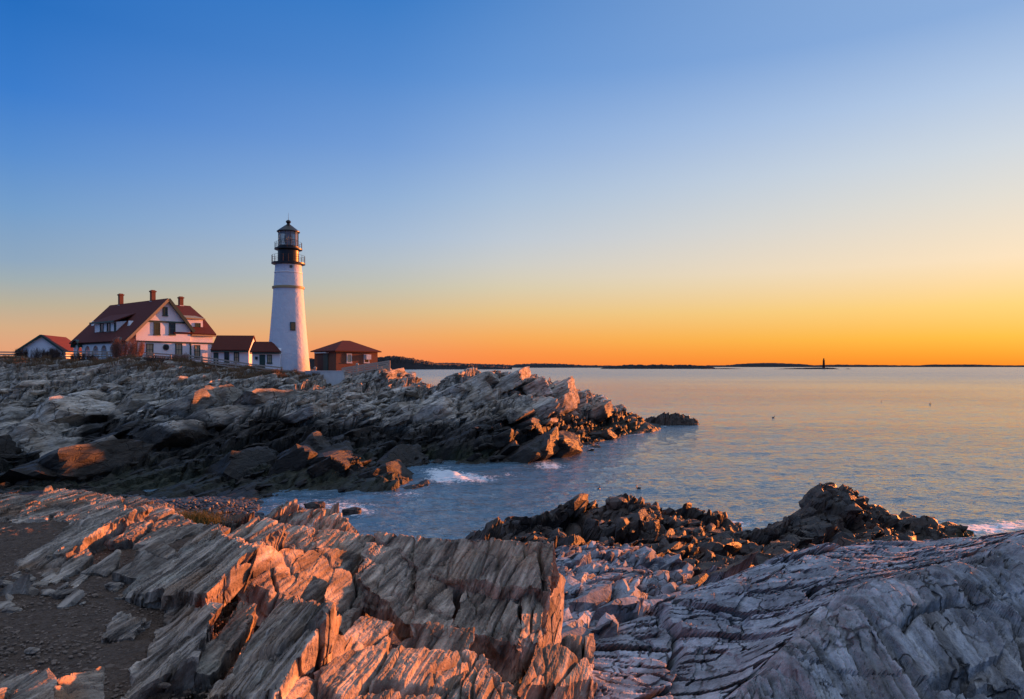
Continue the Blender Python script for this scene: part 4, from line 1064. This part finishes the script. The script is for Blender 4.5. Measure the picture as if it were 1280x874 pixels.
def chimney(x, y, zb_, ztop, w, d):
    mb = MB(); mb.box(x - w / 2, x + w / 2, y - d / 2, y + d / 2, zb_, ztop - .35); c = mb.build('chimney', M['brick'], house)
    mb = MB(); mb.box(x - w / 2 - .1, x + w / 2 + .1, y - d / 2 - .1, y + d / 2 + .1, ztop - .35, ztop - .12); mb.box(x - w / 2 + .05, x + w / 2 - .05, y - d / 2 + .05, y + d / 2 - .05, ztop - .12, ztop); mb.build('chimney_cap', M['brick'], c)
    mb = MB(); mb.box(x - w / 2 - .06, x + w / 2 + .06, y - d / 2 - .06, y + d / 2 + .06, zb_, zA - .02); mb.build('flashing', M['concrete'], c)


for pxx, pyt in ((151, 367.2), (191, 362.8)):
    p = fh.hit(pxx, pyt, 0, aA); chimney(aA, p[1], zA - 1.4, p[2], .66, .66)
p = fh.hit(226, 370.8, 1, WD / 2); chimney(p[0], WD / 2, zA - 1.5, p[2], .66, .66)
# porch along the left side: arcade wall, posts
xa = aLe + .45; zeave = roofL(xa) - .1
mb = MB(); zspr = zeave - 1.75
arch_y = [.9 + 3.2 * k for k in range(6)]
N_ = 12
# arcade wall as thin prism pieces: piers plus arch heads
edge = 0.15
for k in range(7):
    y0 = 0.0 if k == 0 else arch_y[k - 1] + 2.1; y1 = arch_y[k] if k < 6 else DEP
    mb.box(xa, xa + .25, y0, y1, -2.2, zeave)
for y in arch_y:
    yc = y + 1.05
    pts = [(y, zeave)] + [(yc - 1.05 * math.cos(math.pi * k / N_), zspr + .95 * math.sin(math.pi * k / N_)) for k in range(N_ + 1)] + [(y + 2.1, zeave)]
    for k in range(N_):
        (ya, za), (yb, zb_) = pts[1 + k], pts[2 + k]
        mb.add([(xa, ya, za), (xa, yb, zb_), (xa, yb, zeave), (xa, ya, zeave), (xa + .25, ya, za), (xa + .25, yb, zb_), (xa + .25, yb, zeave), (xa + .25, ya, zeave)],
               [(0, 1, 2, 3), (4, 7, 6, 5), (0, 4, 5, 1), (3, 2, 6, 7)])
porch = mb.build('porch_arcade', M['white_plain'], house)
mb = MB(); mb.box(xa - .14, xa - .02, -.3, DEP + .2, zeave - .55, zeave - .02); mb.build('porch_fascia', M['green_trim'], porch)
for yc in (2.0, DEP - 2.2):
    mb = MB()
    for k in range(10):
        a0, b0 = math.pi * k / 10, math.pi * (k + 1) / 10
        mb.beam((xa - .35, yc - 1.5 * math.cos(a0), zeave - 1.0 + 1.25 * math.sin(a0)), (xa - .35, yc - 1.5 * math.cos(b0), zeave - 1.0 + 1.25 * math.sin(b0)), .7, .22)
    mb.build('arched_hood', M['green_trim'], porch)
mb = MB(); mb.box(xa + .25, 0, 0, .22, -2.2, zeave - .4); mb.build('porch_end', M['white_plain'], porch)

# ------------------------------------------------------------------ garage at the far left
fg = Frame((21 - 640) / F * 117, 117, 10.2, 14.0)
gar = empty('garage', tuple(fg.o), fg.a, label='small white garage with red roof at the far left', cat='garage')
q0 = fg.hit(24, 438, 1, 0); q1 = fg.hit(78, 438, 1, 0); qa = fg.hit(52.5, 419.6, 1, 0)
mb = MB(); mb.prism([(q0[0], -2.5), (q1[0], -2.5), (q1[0], q1[2] + .1), (qa[0], qa[2] - .15), (q0[0], q0[2] + .1)], 1, 0, 10); mb.build('wall', M['white_paint'], gar)
zl_ = q0[2] - .25
mb = MB(); mb.slabpoly([(q0[0] - .4, -.4, zl_), (qa[0], -.4, qa[2]), (qa[0], 10.3, qa[2]), (q0[0] - .4, 10.3, zl_)], .18); mb.slabpoly([(qa[0], -.4, qa[2]), (q1[0] + .4, -.4, zl_), (q1[0] + .4, 10.3, zl_), (qa[0], 10.3, qa[2])], .18)
mb.build('roof', M['red_roof'], gar)
mb = MB(); mb.beam((q0[0] - .4, -.45, zl_), (qa[0], -.45, qa[2] + .04), .1, .34); mb.beam((q1[0] + .4, -.45, zl_), (qa[0], -.45, qa[2] + .04), .1, .34); mb.build('rake_board', M['green_trim'], gar)

# ------------------------------------------------------------------ two low link buildings between house and tower
fl = Frame((264 - 640) / F * 113, 113, 9.2, 8.0)
ln1 = empty('link_building', tuple(fl.o), fl.a, label='low white building with red roof attached to the big house', cat='outbuilding')
w0 = fl.hit(265, 438, 1, 0); w1 = fl.hit(311, 438, 1, 0); zr1 = fl.hit(290, 420.5, 1, 3.2)[2]; ze1 = fl.hit(290, 438.5, 1, -.4)[2]
mb = MB(); mb.prism([(0, -1.5), (6.4, -1.5), (6.4, ze1 + .1), (3.2, zr1 - .2), (0, ze1 + .1)], 0, w0[0], w1[0]); mb.build('wall', M['white_paint'], ln1)
mb = MB(); xl, xr_ = w0[0] - .1, w1[0] + .15
mb.slabpoly([(xl, -.4, ze1), (xr_, -.4, ze1), (xr_, 3.2, zr1), (xl, 3.2, zr1)], .18); mb.slabpoly([(xl, 3.2, zr1), (xr_, 3.2, zr1), (xr_, 6.8, ze1), (xl, 6.8, ze1)], .18); mb.build('roof', M['red_roof'], ln1)
mb = MB(); mb.box(xl + .05, xr_ - .05, -.5, -.41, ze1 - .25, ze1 - .02); mb.build('eave_board', M['green_trim'], ln1)
for x0, x1 in ((267, 273),):
    a, b = fl.hit(x0, 440, 1, 0), fl.hit(x1, 456, 1, 0); mb = MB(); mb.box(a[0], b[0], -.1, .02, -1.2, ze1 - .3); mb.build('wall_panel', M['green_trim'], ln1)
for x0, x1, g in ((280.5, 286.5, 'glass'), (292.5, 299, 'blind')): window(ln1, fl, 1, 0, x0, x1, 440.5, 453, g)
fl2 = Frame((316 - 640) / F * 105.6, 105.6, 9.1, 6.0)
ln2 = empty('link_building', tuple(fl2.o), fl2.a, label='smallest white building with green door joined to the lighthouse foot', cat='outbuilding')
w0 = fl2.hit(315, 445, 1, 0); w1 = fl2.hit(350, 445, 1, 0); ze2 = fl2.hit(335, 440.8, 1, -.35)[2]; zr2 = fl2.hit(325, 428.3, 1, 2.0)[2]
mb = MB(); mb.prism([(0, -1.5), (4.0, -1.5), (4.0, ze2 + .1), (2.0, zr2 - .2), (0, ze2 + .1)], 0, w0[0], w1[0]); mb.build('wall', M['white_paint'], ln2)
xl, xr_ = w0[0] - .25, w1[0] + .3
mb = MB(); mb.slabpoly([(xl, -.4, ze2), (xr_, -.4, ze2), (xr_ - 1.9, 2.0, zr2), (xl, 2.0, zr2)], .17); mb.slabpoly([(xl, 2.0, zr2), (xr_ - 1.9, 2.0, zr2), (xr_, 4.4, ze2), (xl, 4.4, ze2)], .17); mb.build('roof', M['red_roof'], ln2)
mb = MB(); mb.box(xl + .05, xr_ - .05, -.5, -.41, ze2 - .2, ze2 - .02); mb.build('eave_board', M['green_trim'], ln2)
a, b = fl2.hit(324.5, 443.5, 1, 0), fl2.hit(331.5, 456, 1, 0)
mb = MB(); mb.box(a[0], b[0], -.09, .02, -.3, a[2]); dr = mb.build('door', M['green_trim'], ln2)
mb = MB(); mb.box(b[0] - .16, b[0] - .08, -.15, -.091, .75, .85); mb.build('handle', M['tan_trim'], dr)
window(ln2, fl2, 1, 0, 334, 340, 443.5, 454, 'blind')
a = fl2.hit(320.8, 447.5, 1, 0)
mb = MB(); mb.box(a[0] - .18, a[0] + .18, -.22, .02, a[2] - .25, a[2] + .2); mb.build('wall_lamp', M['black_iron'], ln2)

# ------------------------------------------------------------------ brick fog signal building
fb = Frame(-26.9, 104, 8.9, 49.0)
bh = empty('brick_building', tuple(fb.o), fb.a, label='red brick building with hipped roof right of the lighthouse', cat='outbuilding')
LA = fb.hit(472, 450, 1, 0)[0]; LB = fb.hit(393, 450, 0, 0)[1]; zb2 = fb.hit(420, 438.3, 1, 0)[2]
mb = MB(); mb.box(0, LA, 0, LB, -1.5, zb2); mb.build('wall', M['brick'], bh)
mb = MB(); ov = .45; zrd = fb.hit(431, 425.8, 1, LB / 2)[2]
r0, r1 = (LB / 2 + .3, LB / 2), (max(LB / 2 + 1.2, LA - LB / 2 - .3), LB / 2)
c_ = [(-ov, -ov, zb2), (LA + ov, -ov, zb2), (LA + ov, LB + ov, zb2), (-ov, LB + ov, zb2), (r0[0], r0[1], zrd), (r1[0], r1[1], zrd)]
mb.add(c_ + [(x, y, z - .16) for x, y, z in c_[:4]], [(0, 1, 5, 4), (1, 2, 5), (2, 3, 4, 5), (3, 0, 4), (6, 7, 1, 0), (7, 8, 2, 1), (8, 9, 3, 2), (9, 6, 0, 3), (6, 9, 8, 7)]); mb.build('roof', M['red_roof'], bh)
window(bh, fb, 1, 0, 433, 439.3, 442.2, 453.5, 'blind', 'concrete', False)
w = window(bh, fb, 1, 0, 454.5, 461, 443, 453.5, 'glass', 'concrete', False)
a, b = fb.hit(454.5, 449.5, 1, 0), fb.hit(462, 443.4, 1, 0); mb = MB(); mb.box(a[0] + .15, b[0] - .1, -.55, -.13, a[2], b[2]); mb.build('air_conditioner', M['concrete'], bh)
a, b = fb.hit(397, 444, 0, 0), fb.hit(404.5, 460, 0, 0); mb = MB(); mb.box(-.05, .02, b[1], a[1], -1.0, a[2]); mb.build('doorway', M['black_iron'], bh)
a2_, b2_ = fb.hit(405, 442.5, 0, 0), fb.hit(410.5, 461, 0, 0); mb = MB(); mb.box(-.14, .02, b2_[1], a2_[1], -1.0, a2_[2]); mb.build('door', M['green_trim'], bh)
mb = MB(); mb.box(-.5, .02, fb.hit(411, 440, 0, 0)[1], fb.hit(396, 440, 0, 0)[1], a2_[2] + .1, a2_[2] + .25); mb.build('door_canopy', M['concrete'], bh)

# ------------------------------------------------------------------ walls and fences
def fence(name, pts, label, post_h, rails, gap, mat='wood', pw=.19, plank=.19, cat='fence'):
    """pts: pixel, pixel of post foot, depth"""
    P = [np.array(at(*p)) for p in pts]
    o = empty(name, tuple(P[0]), 0, label=label, cat=cat)
    seg = []
    for a, b in zip(P[:-1], P[1:]):
        n = max(1, int(round(np.linalg.norm(b - a) / gap)))
        seg += [a + (b - a) * k / n for k in range(n)]
    seg.append(P[-1]); seg = [q - P[0] for q in seg]
    for q in seg:
        j = random.uniform(-.03, .03)
        MB().box(q[0] - pw / 2 + j, q[0] + pw / 2 + j, q[1] - pw / 2, q[1] + pw / 2, q[2] - 1.0, q[2] + post_h * random.uniform(.97, 1.05)).build('post', M[mat], o)
    for r in rails:
        mb = MB()
        for a, b in zip(seg[:-1], seg[1:]):
            mb.beam((a[0], a[1] - pw * .62, a[2] + r), (b[0], b[1] - pw * .62, b[2] + r), .05, plank)
        mb.build('rail', M[mat], o)
    return o


fence('rail_fence', [(-60, 449.5, 100), (22, 450, 102)], 'dark rail fence against the sky at the left edge', 1.25, (.45, .8, 1.15), 2.6)
fence('rail_fence', [(80, 449, 104), (170, 449.5, 103.5), (235, 454.5, 102.5)], 'weathered rail fence in front of the big white house', 1.25, (.4, .78, 1.14), 2.5)
fence('rail_fence', [(235.4, 454.5, 102.5), (270, 459, 101), (320, 466.5, 100), (352, 470, 100)], 'rail fence stepping down from the big house toward the tower', 1.35, (.4, .8, 1.2), 2.6)
fence('rail_fence', [(352.5, 470, 100), (385, 473, 100)], 'short stretch of low rail fence before the lighthouse foot', 1.0, (.4, .85), 1.7)
fence('ramp_railing', [(428, 470, 97), (455, 465.5, 98.5), (487, 460.5, 100)], 'pale plank railing climbing to the right before the brick building', 1.1, (.2, .5, .8, 1.06), 1.6, 'wood', .18, .22, 'railing')
p0, p1, p2 = [np.array(at(*q)) for q in ((383, 474.5, 98.5), (430, 474, 97), (486, 466, 99.6))]
w0 = empty('retaining_wall', tuple(p0), 0, label='low pale concrete wall between tower foot and brick building', cat='wall')
mb = MB(); q = p1 - p0; zt_ = at(405, 464.5, 98)[2] - p0[2]
mb.beam((0, 0, zt_ - 1.5), (q[0], q[1], zt_ - 1.5), .5, 3.0); mb.build('wall_body', M['concrete'], w0)
mb = MB(); mb.beam((-.1, 0, zt_ + .06), (q[0] + .1, q[1], zt_ + .06), .66, .12); mb.build('coping', M['concrete'], w0)

# lamps / bollards lit by the sun along the walk
for (px, py, Yd, lbl) in ((394, 466, 101, 'small post beside the lighthouse foot'), (446.5, 461.5, 101, 'small sunlit post before the brick wall'), (501, 476, 104, 'short square stump on the rock beyond the brick building')):
    x, y, z = at(px, py, Yd); mb = MB(); mb.lathe([(.16, -1.2), (.16, .55), (.24, .6), (.24, .8), (.1, .9)], 12)
    tag(mb.build('bollard', M['wood'], None, True), lbl, 'post').location = (x, y, z)

# ------------------------------------------------------------------ bare shrubs, dry grass
def blades(bases, hmin, hmax, w, lean, segs=2, seed=1):
    """thin tapering three-sided blades or twigs growing from base points"""
    rg = np.random.default_rng(seed); n = len(bases); B = np.asarray(bases, float)
    h = rg.uniform(hmin, hmax, n); an = rg.uniform(0, 2 * np.pi, n); ln = rg.uniform(0, lean, n) * h
    top = B + np.stack([np.cos(an) * ln, np.sin(an) * ln, h], -1); mid = B + np.stack([np.cos(an) * ln * .3, np.sin(an) * ln * .3, h * .55], -1)
    ro = rg.uniform(0, np.pi, n); V = []; 
    for k in range(3):
        off = np.stack([np.cos(ro + k * 2.094), np.sin(ro + k * 2.094), np.zeros(n)], -1) * w
        V += [B + off, mid + off * .7]
    V.append(top); V = np.stack(V, 1); i = np.arange(n)[:, None] * 7
    T = []
    for k in range(3):
        k2 = (k + 1) % 3; a, b, c, d = 2 * k, 2 * k2, 2 * k2 + 1, 2 * k + 1
        T += [np.c_[i + a, i + b, i + c], np.c_[i + a, i + c, i + d], np.c_[i + d, i + c, i + 6]]
    return V.reshape(-1, 3), np.concatenate(T)


def shrub(px, py, Yd, w, h, n, mat, label, seed, depth=None):
    """bare shrub: stems fanning from the base, each with many side twigs"""
    rg = np.random.default_rng(seed); x, y, z = at(px, py, Yd); mb_s = []; 
    depth = depth or w * .7
    o = empty('bare_shrub', (x, y, z), 0, label=label, cat='shrub')
    stems = []; mb = MB(); tw = []
    for k in range(max(8, int(w * 6))):
        b = np.array([rg.uniform(-w / 2, w / 2) * .75, rg.uniform(-depth / 2, depth / 2) * .7, -.3]); e = np.array([b[0] * 1.25 + rg.normal(0, .15 * w * .4), b[1] * 1.25 + rg.normal(0, .15), h * rg.uniform(.55, .92) * (1 - .35 * (abs(b[0]) / (w / 2)) ** 2)])
        mb.tube(b, e, .035, .012, 4)
        for _ in range(n): tw.append(b + (e - b) * rg.uniform(.25, 1.0) + rg.normal(0, .12, 3) * (1, 1, .5))
    mb.build('stem', M[mat], o)
    v, f = blades(tw, h * .14, h * .38, .011, .9, seed=seed)
    np_mesh('twigs', v, f, M[mat], parent=o)


shrub(160, 450, 100, 4.2, 3.1, 150, 'twig', 'reddish bare shrub before the corner of the big house', 1)
shrub(226, 456, 100, 2.4, 1.6, 90, 'twig', 'low reddish bare bush at the right end of the house fence', 2)
shrub(36, 452, 101, 3.6, 2.0, 130, 'twig_dark', 'dark bare hedge bush below the left half of the garage', 3)
shrub(62, 452, 101, 3.8, 2.0, 130, 'twig_dark', 'dark bare hedge bush below the right half of the garage', 4)
shrub(104, 452, 100, 4.2, 1.2, 90, 'twig_dark', 'low dark bare bush below the porch arches', 5)
shrub(190, 456, 98, 4.6, 1.3, 90, 'twig_dark', 'low dark brown bush in front of the fence under the gable', 6)
rg = np.random.default_rng(5); bs_ = []
for _ in range(42000):
    px = rg.uniform(-60, 400); t_ = rg.uniform(0, 1); Yd = np.interp(px, [-60, 100, 250, 330, 400], [94.5, 95, 95.5, 96.5, 98]) + rg.uniform(-2.5, 6) * (1 if px < 330 else .5)
    x = (px - 640) / F * Yd
    if vn2(np.array(x * .6), np.array(Yd * .6), 33) < -.15 + .5 * (rg.uniform() - .5): continue
    bs_.append((x, Yd, ground_z(x, Yd) - .05))
v, f = blades(bs_, .22, .75, .024, .8, seed=8)
tag(np_mesh('dry_grass', v, f, M['dry_grass']), kind='stuff')
rg = np.random.default_rng(6); c = np.array(ath(238, 657, .02)); bs_ = [c + rg.normal(0, 1, 3) * (.13, .10, .008) for _ in range(1500)]
v, f = blades(bs_, .06, .17, .0022, .9, seed=9)
tag(np_mesh('grass_tuft', v, f, M['green_grass']), 'small olive green grass tuft on the crest above the pebble cove', 'grass tuft')

# ------------------------------------------------------------------ loose stones
def stone_mesh(r, seed, n=2, sq=(1, .8, .6)):
    import bmesh
    b = bmesh.new(); bmesh.ops.create_icosphere(b, subdivisions=n, radius=1.0)
    V = np.array([v.co[:] for v in b.verts]); Fs = np.array([[v.index for v in f_.verts] for f_ in b.faces]); b.free()
    k = np.abs(V).max(1, keepdims=True); V = V * (.55 + .45 / k * .8)
    V = V * (1 + .28 * vn3(V[:, 0] * 1.3 + seed * 3.7, V[:, 1] * 1.3, V[:, 2] * 1.3, seed)[:, None]) * np.array(sq) * r
    return V, Fs


rg = np.random.default_rng(12)
vs, fs, nn = [], [], 0                         # fine shingle on the path
for k in range(2600):
    px, py = rg.uniform(-20, 300), rg.uniform(690, 880); p = np.array(ath(px, py, 0.0)); r = rg.uniform(.004, .015) * (1 if rg.uniform() < .94 else 2.0)
    V, Fs = stone_mesh(r, k % 17, 1, (1, rg.uniform(.6, 1), .55)); p[2] = float(Af(np.array([p[0]]), np.array([p[1]]))[0]) + .002
    an = rg.uniform(0, 6.28); V = V @ np.array([[math.cos(an), math.sin(an), 0], [-math.sin(an), math.cos(an), 0], [0, 0, 1]])
    vs.append(V + p); fs.append(Fs + nn); nn += len(V)
tag(np_mesh('gravel', np.concatenate(vs), np.concatenate(fs), M['chips']), kind='stuff')
for k, (px, py, r, lbl) in enumerate(((142, 733, .055, 'flat pale stone lying alone on the gravel below the cracked block'), (40, 813, .03, 'small round grey stone lying on the dark gravel'), (205, 857, .028, 'small round pinkish stone near the flat grey slab'),
                                      (60, 741, .045, 'tan stone on the gravel beside the slim brown slab'), (4, 758, .06, 'tan round stone at the left edge of the gravel'), (14, 764, .05, 'flat pale chip by the round tan stone'))):
    p = np.array(ath(px, py, .01)); V, Fs = stone_mesh(r, 40 + k, 3, (1.3, .8, .55)); tag(np_mesh('stone', V + p, Fs, M['rock_warm'], {'wet': np.zeros(len(V)), 'alg': np.zeros(len(V))}), lbl, 'stone')
for k in range(46):                             # stones shed onto the gravel from the slabs
    for _ in range(60):
        px, py = rg.uniform(0, 330), rg.uniform(692, 872); e_ = np.array(ath(px, py, .0))
        if abs(float(Af(np.array([e_[0]]), np.array([e_[1]]))[0]) - (EYE - PATH)) < .07 and vn2(np.array(e_[0] * 1.2), np.array(e_[1] * 1.2), 88) > .0: break
    sz = .02 * rg.uniform(.08, 1) ** -.5; Vb, Fb = angular(rg, 3, 5); Vb = (Vb * np.array((1.5, .9, .5)) * rg.uniform(.7, 1.2, 3) * sz) @ bed_frame(rg.uniform(0, 25), rg, .5)
    z_ = float(Af(np.array([e_[0]]), np.array([e_[1]]))[0])
    tag(np_mesh('stone', Vb + (e_[0], e_[1], z_ + sz * .2), Fb, M['rock_warm'], {'wet': np.zeros(len(Vb)), 'alg': np.zeros(len(Vb)), 'tint': np.full(len(Vb), rg.uniform(-.5, .3))}), 'small angular stone lying loose among others on the dark gravel', 'stone', 'loose angular stones on the gravel')
vs, fs, nn = [], [], 0                         # dark pebbles of the cove beach
for k in range(2600):
    px, py = rg.uniform(150, 370), rg.uniform(618, 665); Yd = rg.uniform(42.5, 50.5); x = (px - 640) / F * Yd
    z = max(float(Hf(np.array([x / 20]), np.array([Yd / 20]))[0]), -.4); r = rg.uniform(.05, .16) * (1 if rg.uniform() < .95 else 2.2)
    V, Fs = stone_mesh(r, k % 19, 1, (1, rg.uniform(.6, 1), .6)); an = rg.uniform(0, 6.28); V = V @ np.array([[math.cos(an), math.sin(an), 0], [-math.sin(an), math.cos(an), 0], [0, 0, 1]])
    vs.append(V + (x, Yd, z + r * .2)); fs.append(Fs + nn); nn += len(V)
tag(np_mesh('beach_pebbles', np.concatenate(vs), np.concatenate(fs), M['pebble']), kind='stuff')
for k, (px, py, r, lbl) in enumerate(((392, 633, .55, 'dark rust tipped boulder in the shallow cove water'), (440, 640, .5, 'dark boulder farthest right in the shallow cove'), (415, 655, .4, 'small wet boulder near the crest in the cove shallows'), (368, 640, .45, 'dark boulder at the edge of the pebble beach'))):
    Yd = F * EYE / (py - HOR) * .985; p = np.array(at(px, py, Yd)); V, Fs = stone_mesh(r, 60 + k, 4, (1.4, 1, .6)); V = V * (1 + .12 * vn3(V[:, 0] * 6, V[:, 1] * 6, V[:, 2] * 9, k)[:, None])
    tag(np_mesh('boulder', V + p, Fs, M['rock_dark'], {'wet': np.full(len(V), .7), 'alg': np.zeros(len(V))}), lbl, 'boulder')

# ------------------------------------------------------------------ islet off the point
xi, yi = np.meshgrid(np.linspace(-6, 6, 220), np.linspace(-4, 4, 120)); c = at(842, 530, 118)
s_, t_ = st(xi, yi); hgt = 1.75 * (1 - (xi / 5.1) ** 2 * (1 + .2 * np.sign(xi)) - (yi / 3) ** 2) + .3 * block_h(s_ + .3 * vn2(xi, yi, 2), t_, 2.2, .9, 5) + .14 * block_h(s_, t_, .8, .35, 6) + .3 * fbm2(xi, yi, 3, 7)
Vi = np.stack([xi + c[0], yi + c[1], np.maximum(hgt, -1.2)], -1).reshape(-1, 3); Fi = grid_faces(*xi.shape); kp = Vi[:, 2][Fi].max(1) > -.8
v, f, a = sub(Vi, Fi, kp, {'wet': np.full(xi.shape, .8), 'alg': np.zeros(xi.shape)})
tag(np_mesh('islet', v, f, M['rock_dark'], a), 'small low dark rock islet in the water right of the point', 'islet')

# ------------------------------------------------------------------ far shores
def land(name, px0, px1, prof, Yd, seed, depth, tree):
    """prof: list of (pixel, height in pixels above the waterline)"""
    n = int((px1 - px0) * 2.2) + 8; u = np.linspace(px0, px1, n); m = 14; k = Yd / F
    v = np.linspace(-1, 1, m); Ug, Vv = np.meshgrid(u, v)
    hg = np.interp(Ug, [p[0] for p in prof], [p[1] for p in prof]) * k
    hg = hg * (1 - np.abs(Vv) ** 3) + tree * k * (np.abs(vn2(Ug * .9, Vv * 4, seed)) + .6 * vn2(Ug * .31, Vv * 2, seed + 1)) * (np.abs(Vv) < .8) * np.clip(hg / (1.5 * k), 0, 1)
    Xl = (Ug - 640) * k; Yl = Yd + Vv * depth; Vl = np.stack([Xl, Yl, hg - .8 - (np.abs(Vv) > .95) * 2], -1).reshape(-1, 3)
    return tag(np_mesh(name, Vl, grid_faces(m, n), M['island'], smooth=False), kind='structure')


land('hills', 380, 640, [(380, 12), (470, 13), (492, 14.5), (510, 13), (535, 8), (548, 4.5), (575, 4), (590, 3), (640, 1.5)], 2300, 3, 150, 2.6)
land('hills', 530, 770, [(530, 5), (560, 5.5), (600, 4.5), (640, 3), (655, 4.5), (690, 4.8), (720, 3), (770, 1.8)], 5000, 5, 300, 1.0)
land('hills', 750, 1340, [(750, 1.4), (850, 1.2), (915, 2), (925, 3.6), (960, 5), (1000, 3.2), (1010, 1.8), (1050, 2.6), (1110, 2.0), (1160, 1.5), (1166, 2.8), (1220, 2.6), (1240, 1.8), (1340, 1.6)], 9000, 7, 400, .6)
land('island', 753, 892, [(753, .4), (765, 3.2), (790, 4.4), (850, 4.2), (880, 3), (892, .3)], 2700, 9, 90, 1.3)
land('island', 880, 935, [(880, .8), (905, 1.3), (935, .2)], 2500, 10, 40, .3)
land('island', 965, 1048, [(965, .2), (985, 1.2), (1020, 2.2), (1040, 1.8), (1048, .3)], 2390, 11, 30, .3)
land('island', 1056, 1064, [(1056, .3), (1060, 1.0), (1064, .3)], 2390, 12, 12, .2)
k = 2400 / F
lt = empty('lighthouse', ((1029.7 - 640) * k, 2400, 0), 0, label='tiny distant lighthouse standing on a low ledge at the horizon', cat='lighthouse')
MB().lathe([(2.0 * k, -1), (2.0 * k, .8 * k), (1.6 * k, 2 * k), (1.15 * k, 10.4 * k), (1.5 * k, 10.6 * k), (1.5 * k, 11 * k)], 24).build('tower', M['island'], lt, True)
MB().lathe([(.8 * k, 11 * k), (.8 * k, 12.6 * k), (1.0 * k, 12.7 * k), (.15 * k, 13.8 * k)], 16).build('lantern_room', M['island'], lt, True)

# ------------------------------------------------------------------ birds on the water
def bird(px, py, lbl, sz=1.0):
    Yd = F * EYE / (py - HOR); x, y, z = at(px, py, Yd)
    mb = MB(); pr_ = [(.001, -.30), (.07, -.24), (.12, -.1), (.13, .05), (.09, .18), (.03, .27), (.001, .30)]
    vs_ = []; sg = 10
    for r, q in pr_:
        for k in range(sg): vs_.append((q * sz, r * math.cos(2 * math.pi * k / sg) * sz, (.06 + r * math.sin(2 * math.pi * k / sg) * .8 + .06 * max(0, -q)) * sz))
    mb.add(vs_, [(i * sg + k, i * sg + (k + 1) % sg, (i + 1) * sg + (k + 1) % sg, (i + 1) * sg + k) for i in range(6) for k in range(sg)])
    mb.tube((.2 * sz, 0, .1 * sz), (.27 * sz, 0, .3 * sz), .045 * sz, .04 * sz, 8)
    mb.lathe([(.01 * sz, .26 * sz), (.055 * sz, .3 * sz), (.06 * sz, .34 * sz), (.03 * sz, .385 * sz), (.005 * sz, .395 * sz)], 10, (.28 * sz, 0)); mb.tube((.32 * sz, 0, .325 * sz), (.43 * sz, 0, .31 * sz), .02 * sz, .008 * sz, 6)
    o = mb.build('sea_duck', M['black_iron'], None, True); o.location = (x, y, 0.05); o.rotation_euler = (0, 0, random.uniform(0, 6)); tag(o, lbl, 'duck', 'ducks floating on the sea')


bird(748.5, 612.5, 'dark duck afloat left of centre, above the rounded dark peak', .65); bird(798.5, 611.5, 'dark duck afloat just right above the rounded dark peak', .7)
bird(966.5, 522.5, 'lone dark duck afloat far out right of the islet', 1.0); bird(1102, 502.5, 'farthest faint duck afloat on the golden water', 1.0); bird(1162.5, 505.5, 'rightmost dark duck afloat on the golden water', 1.2)
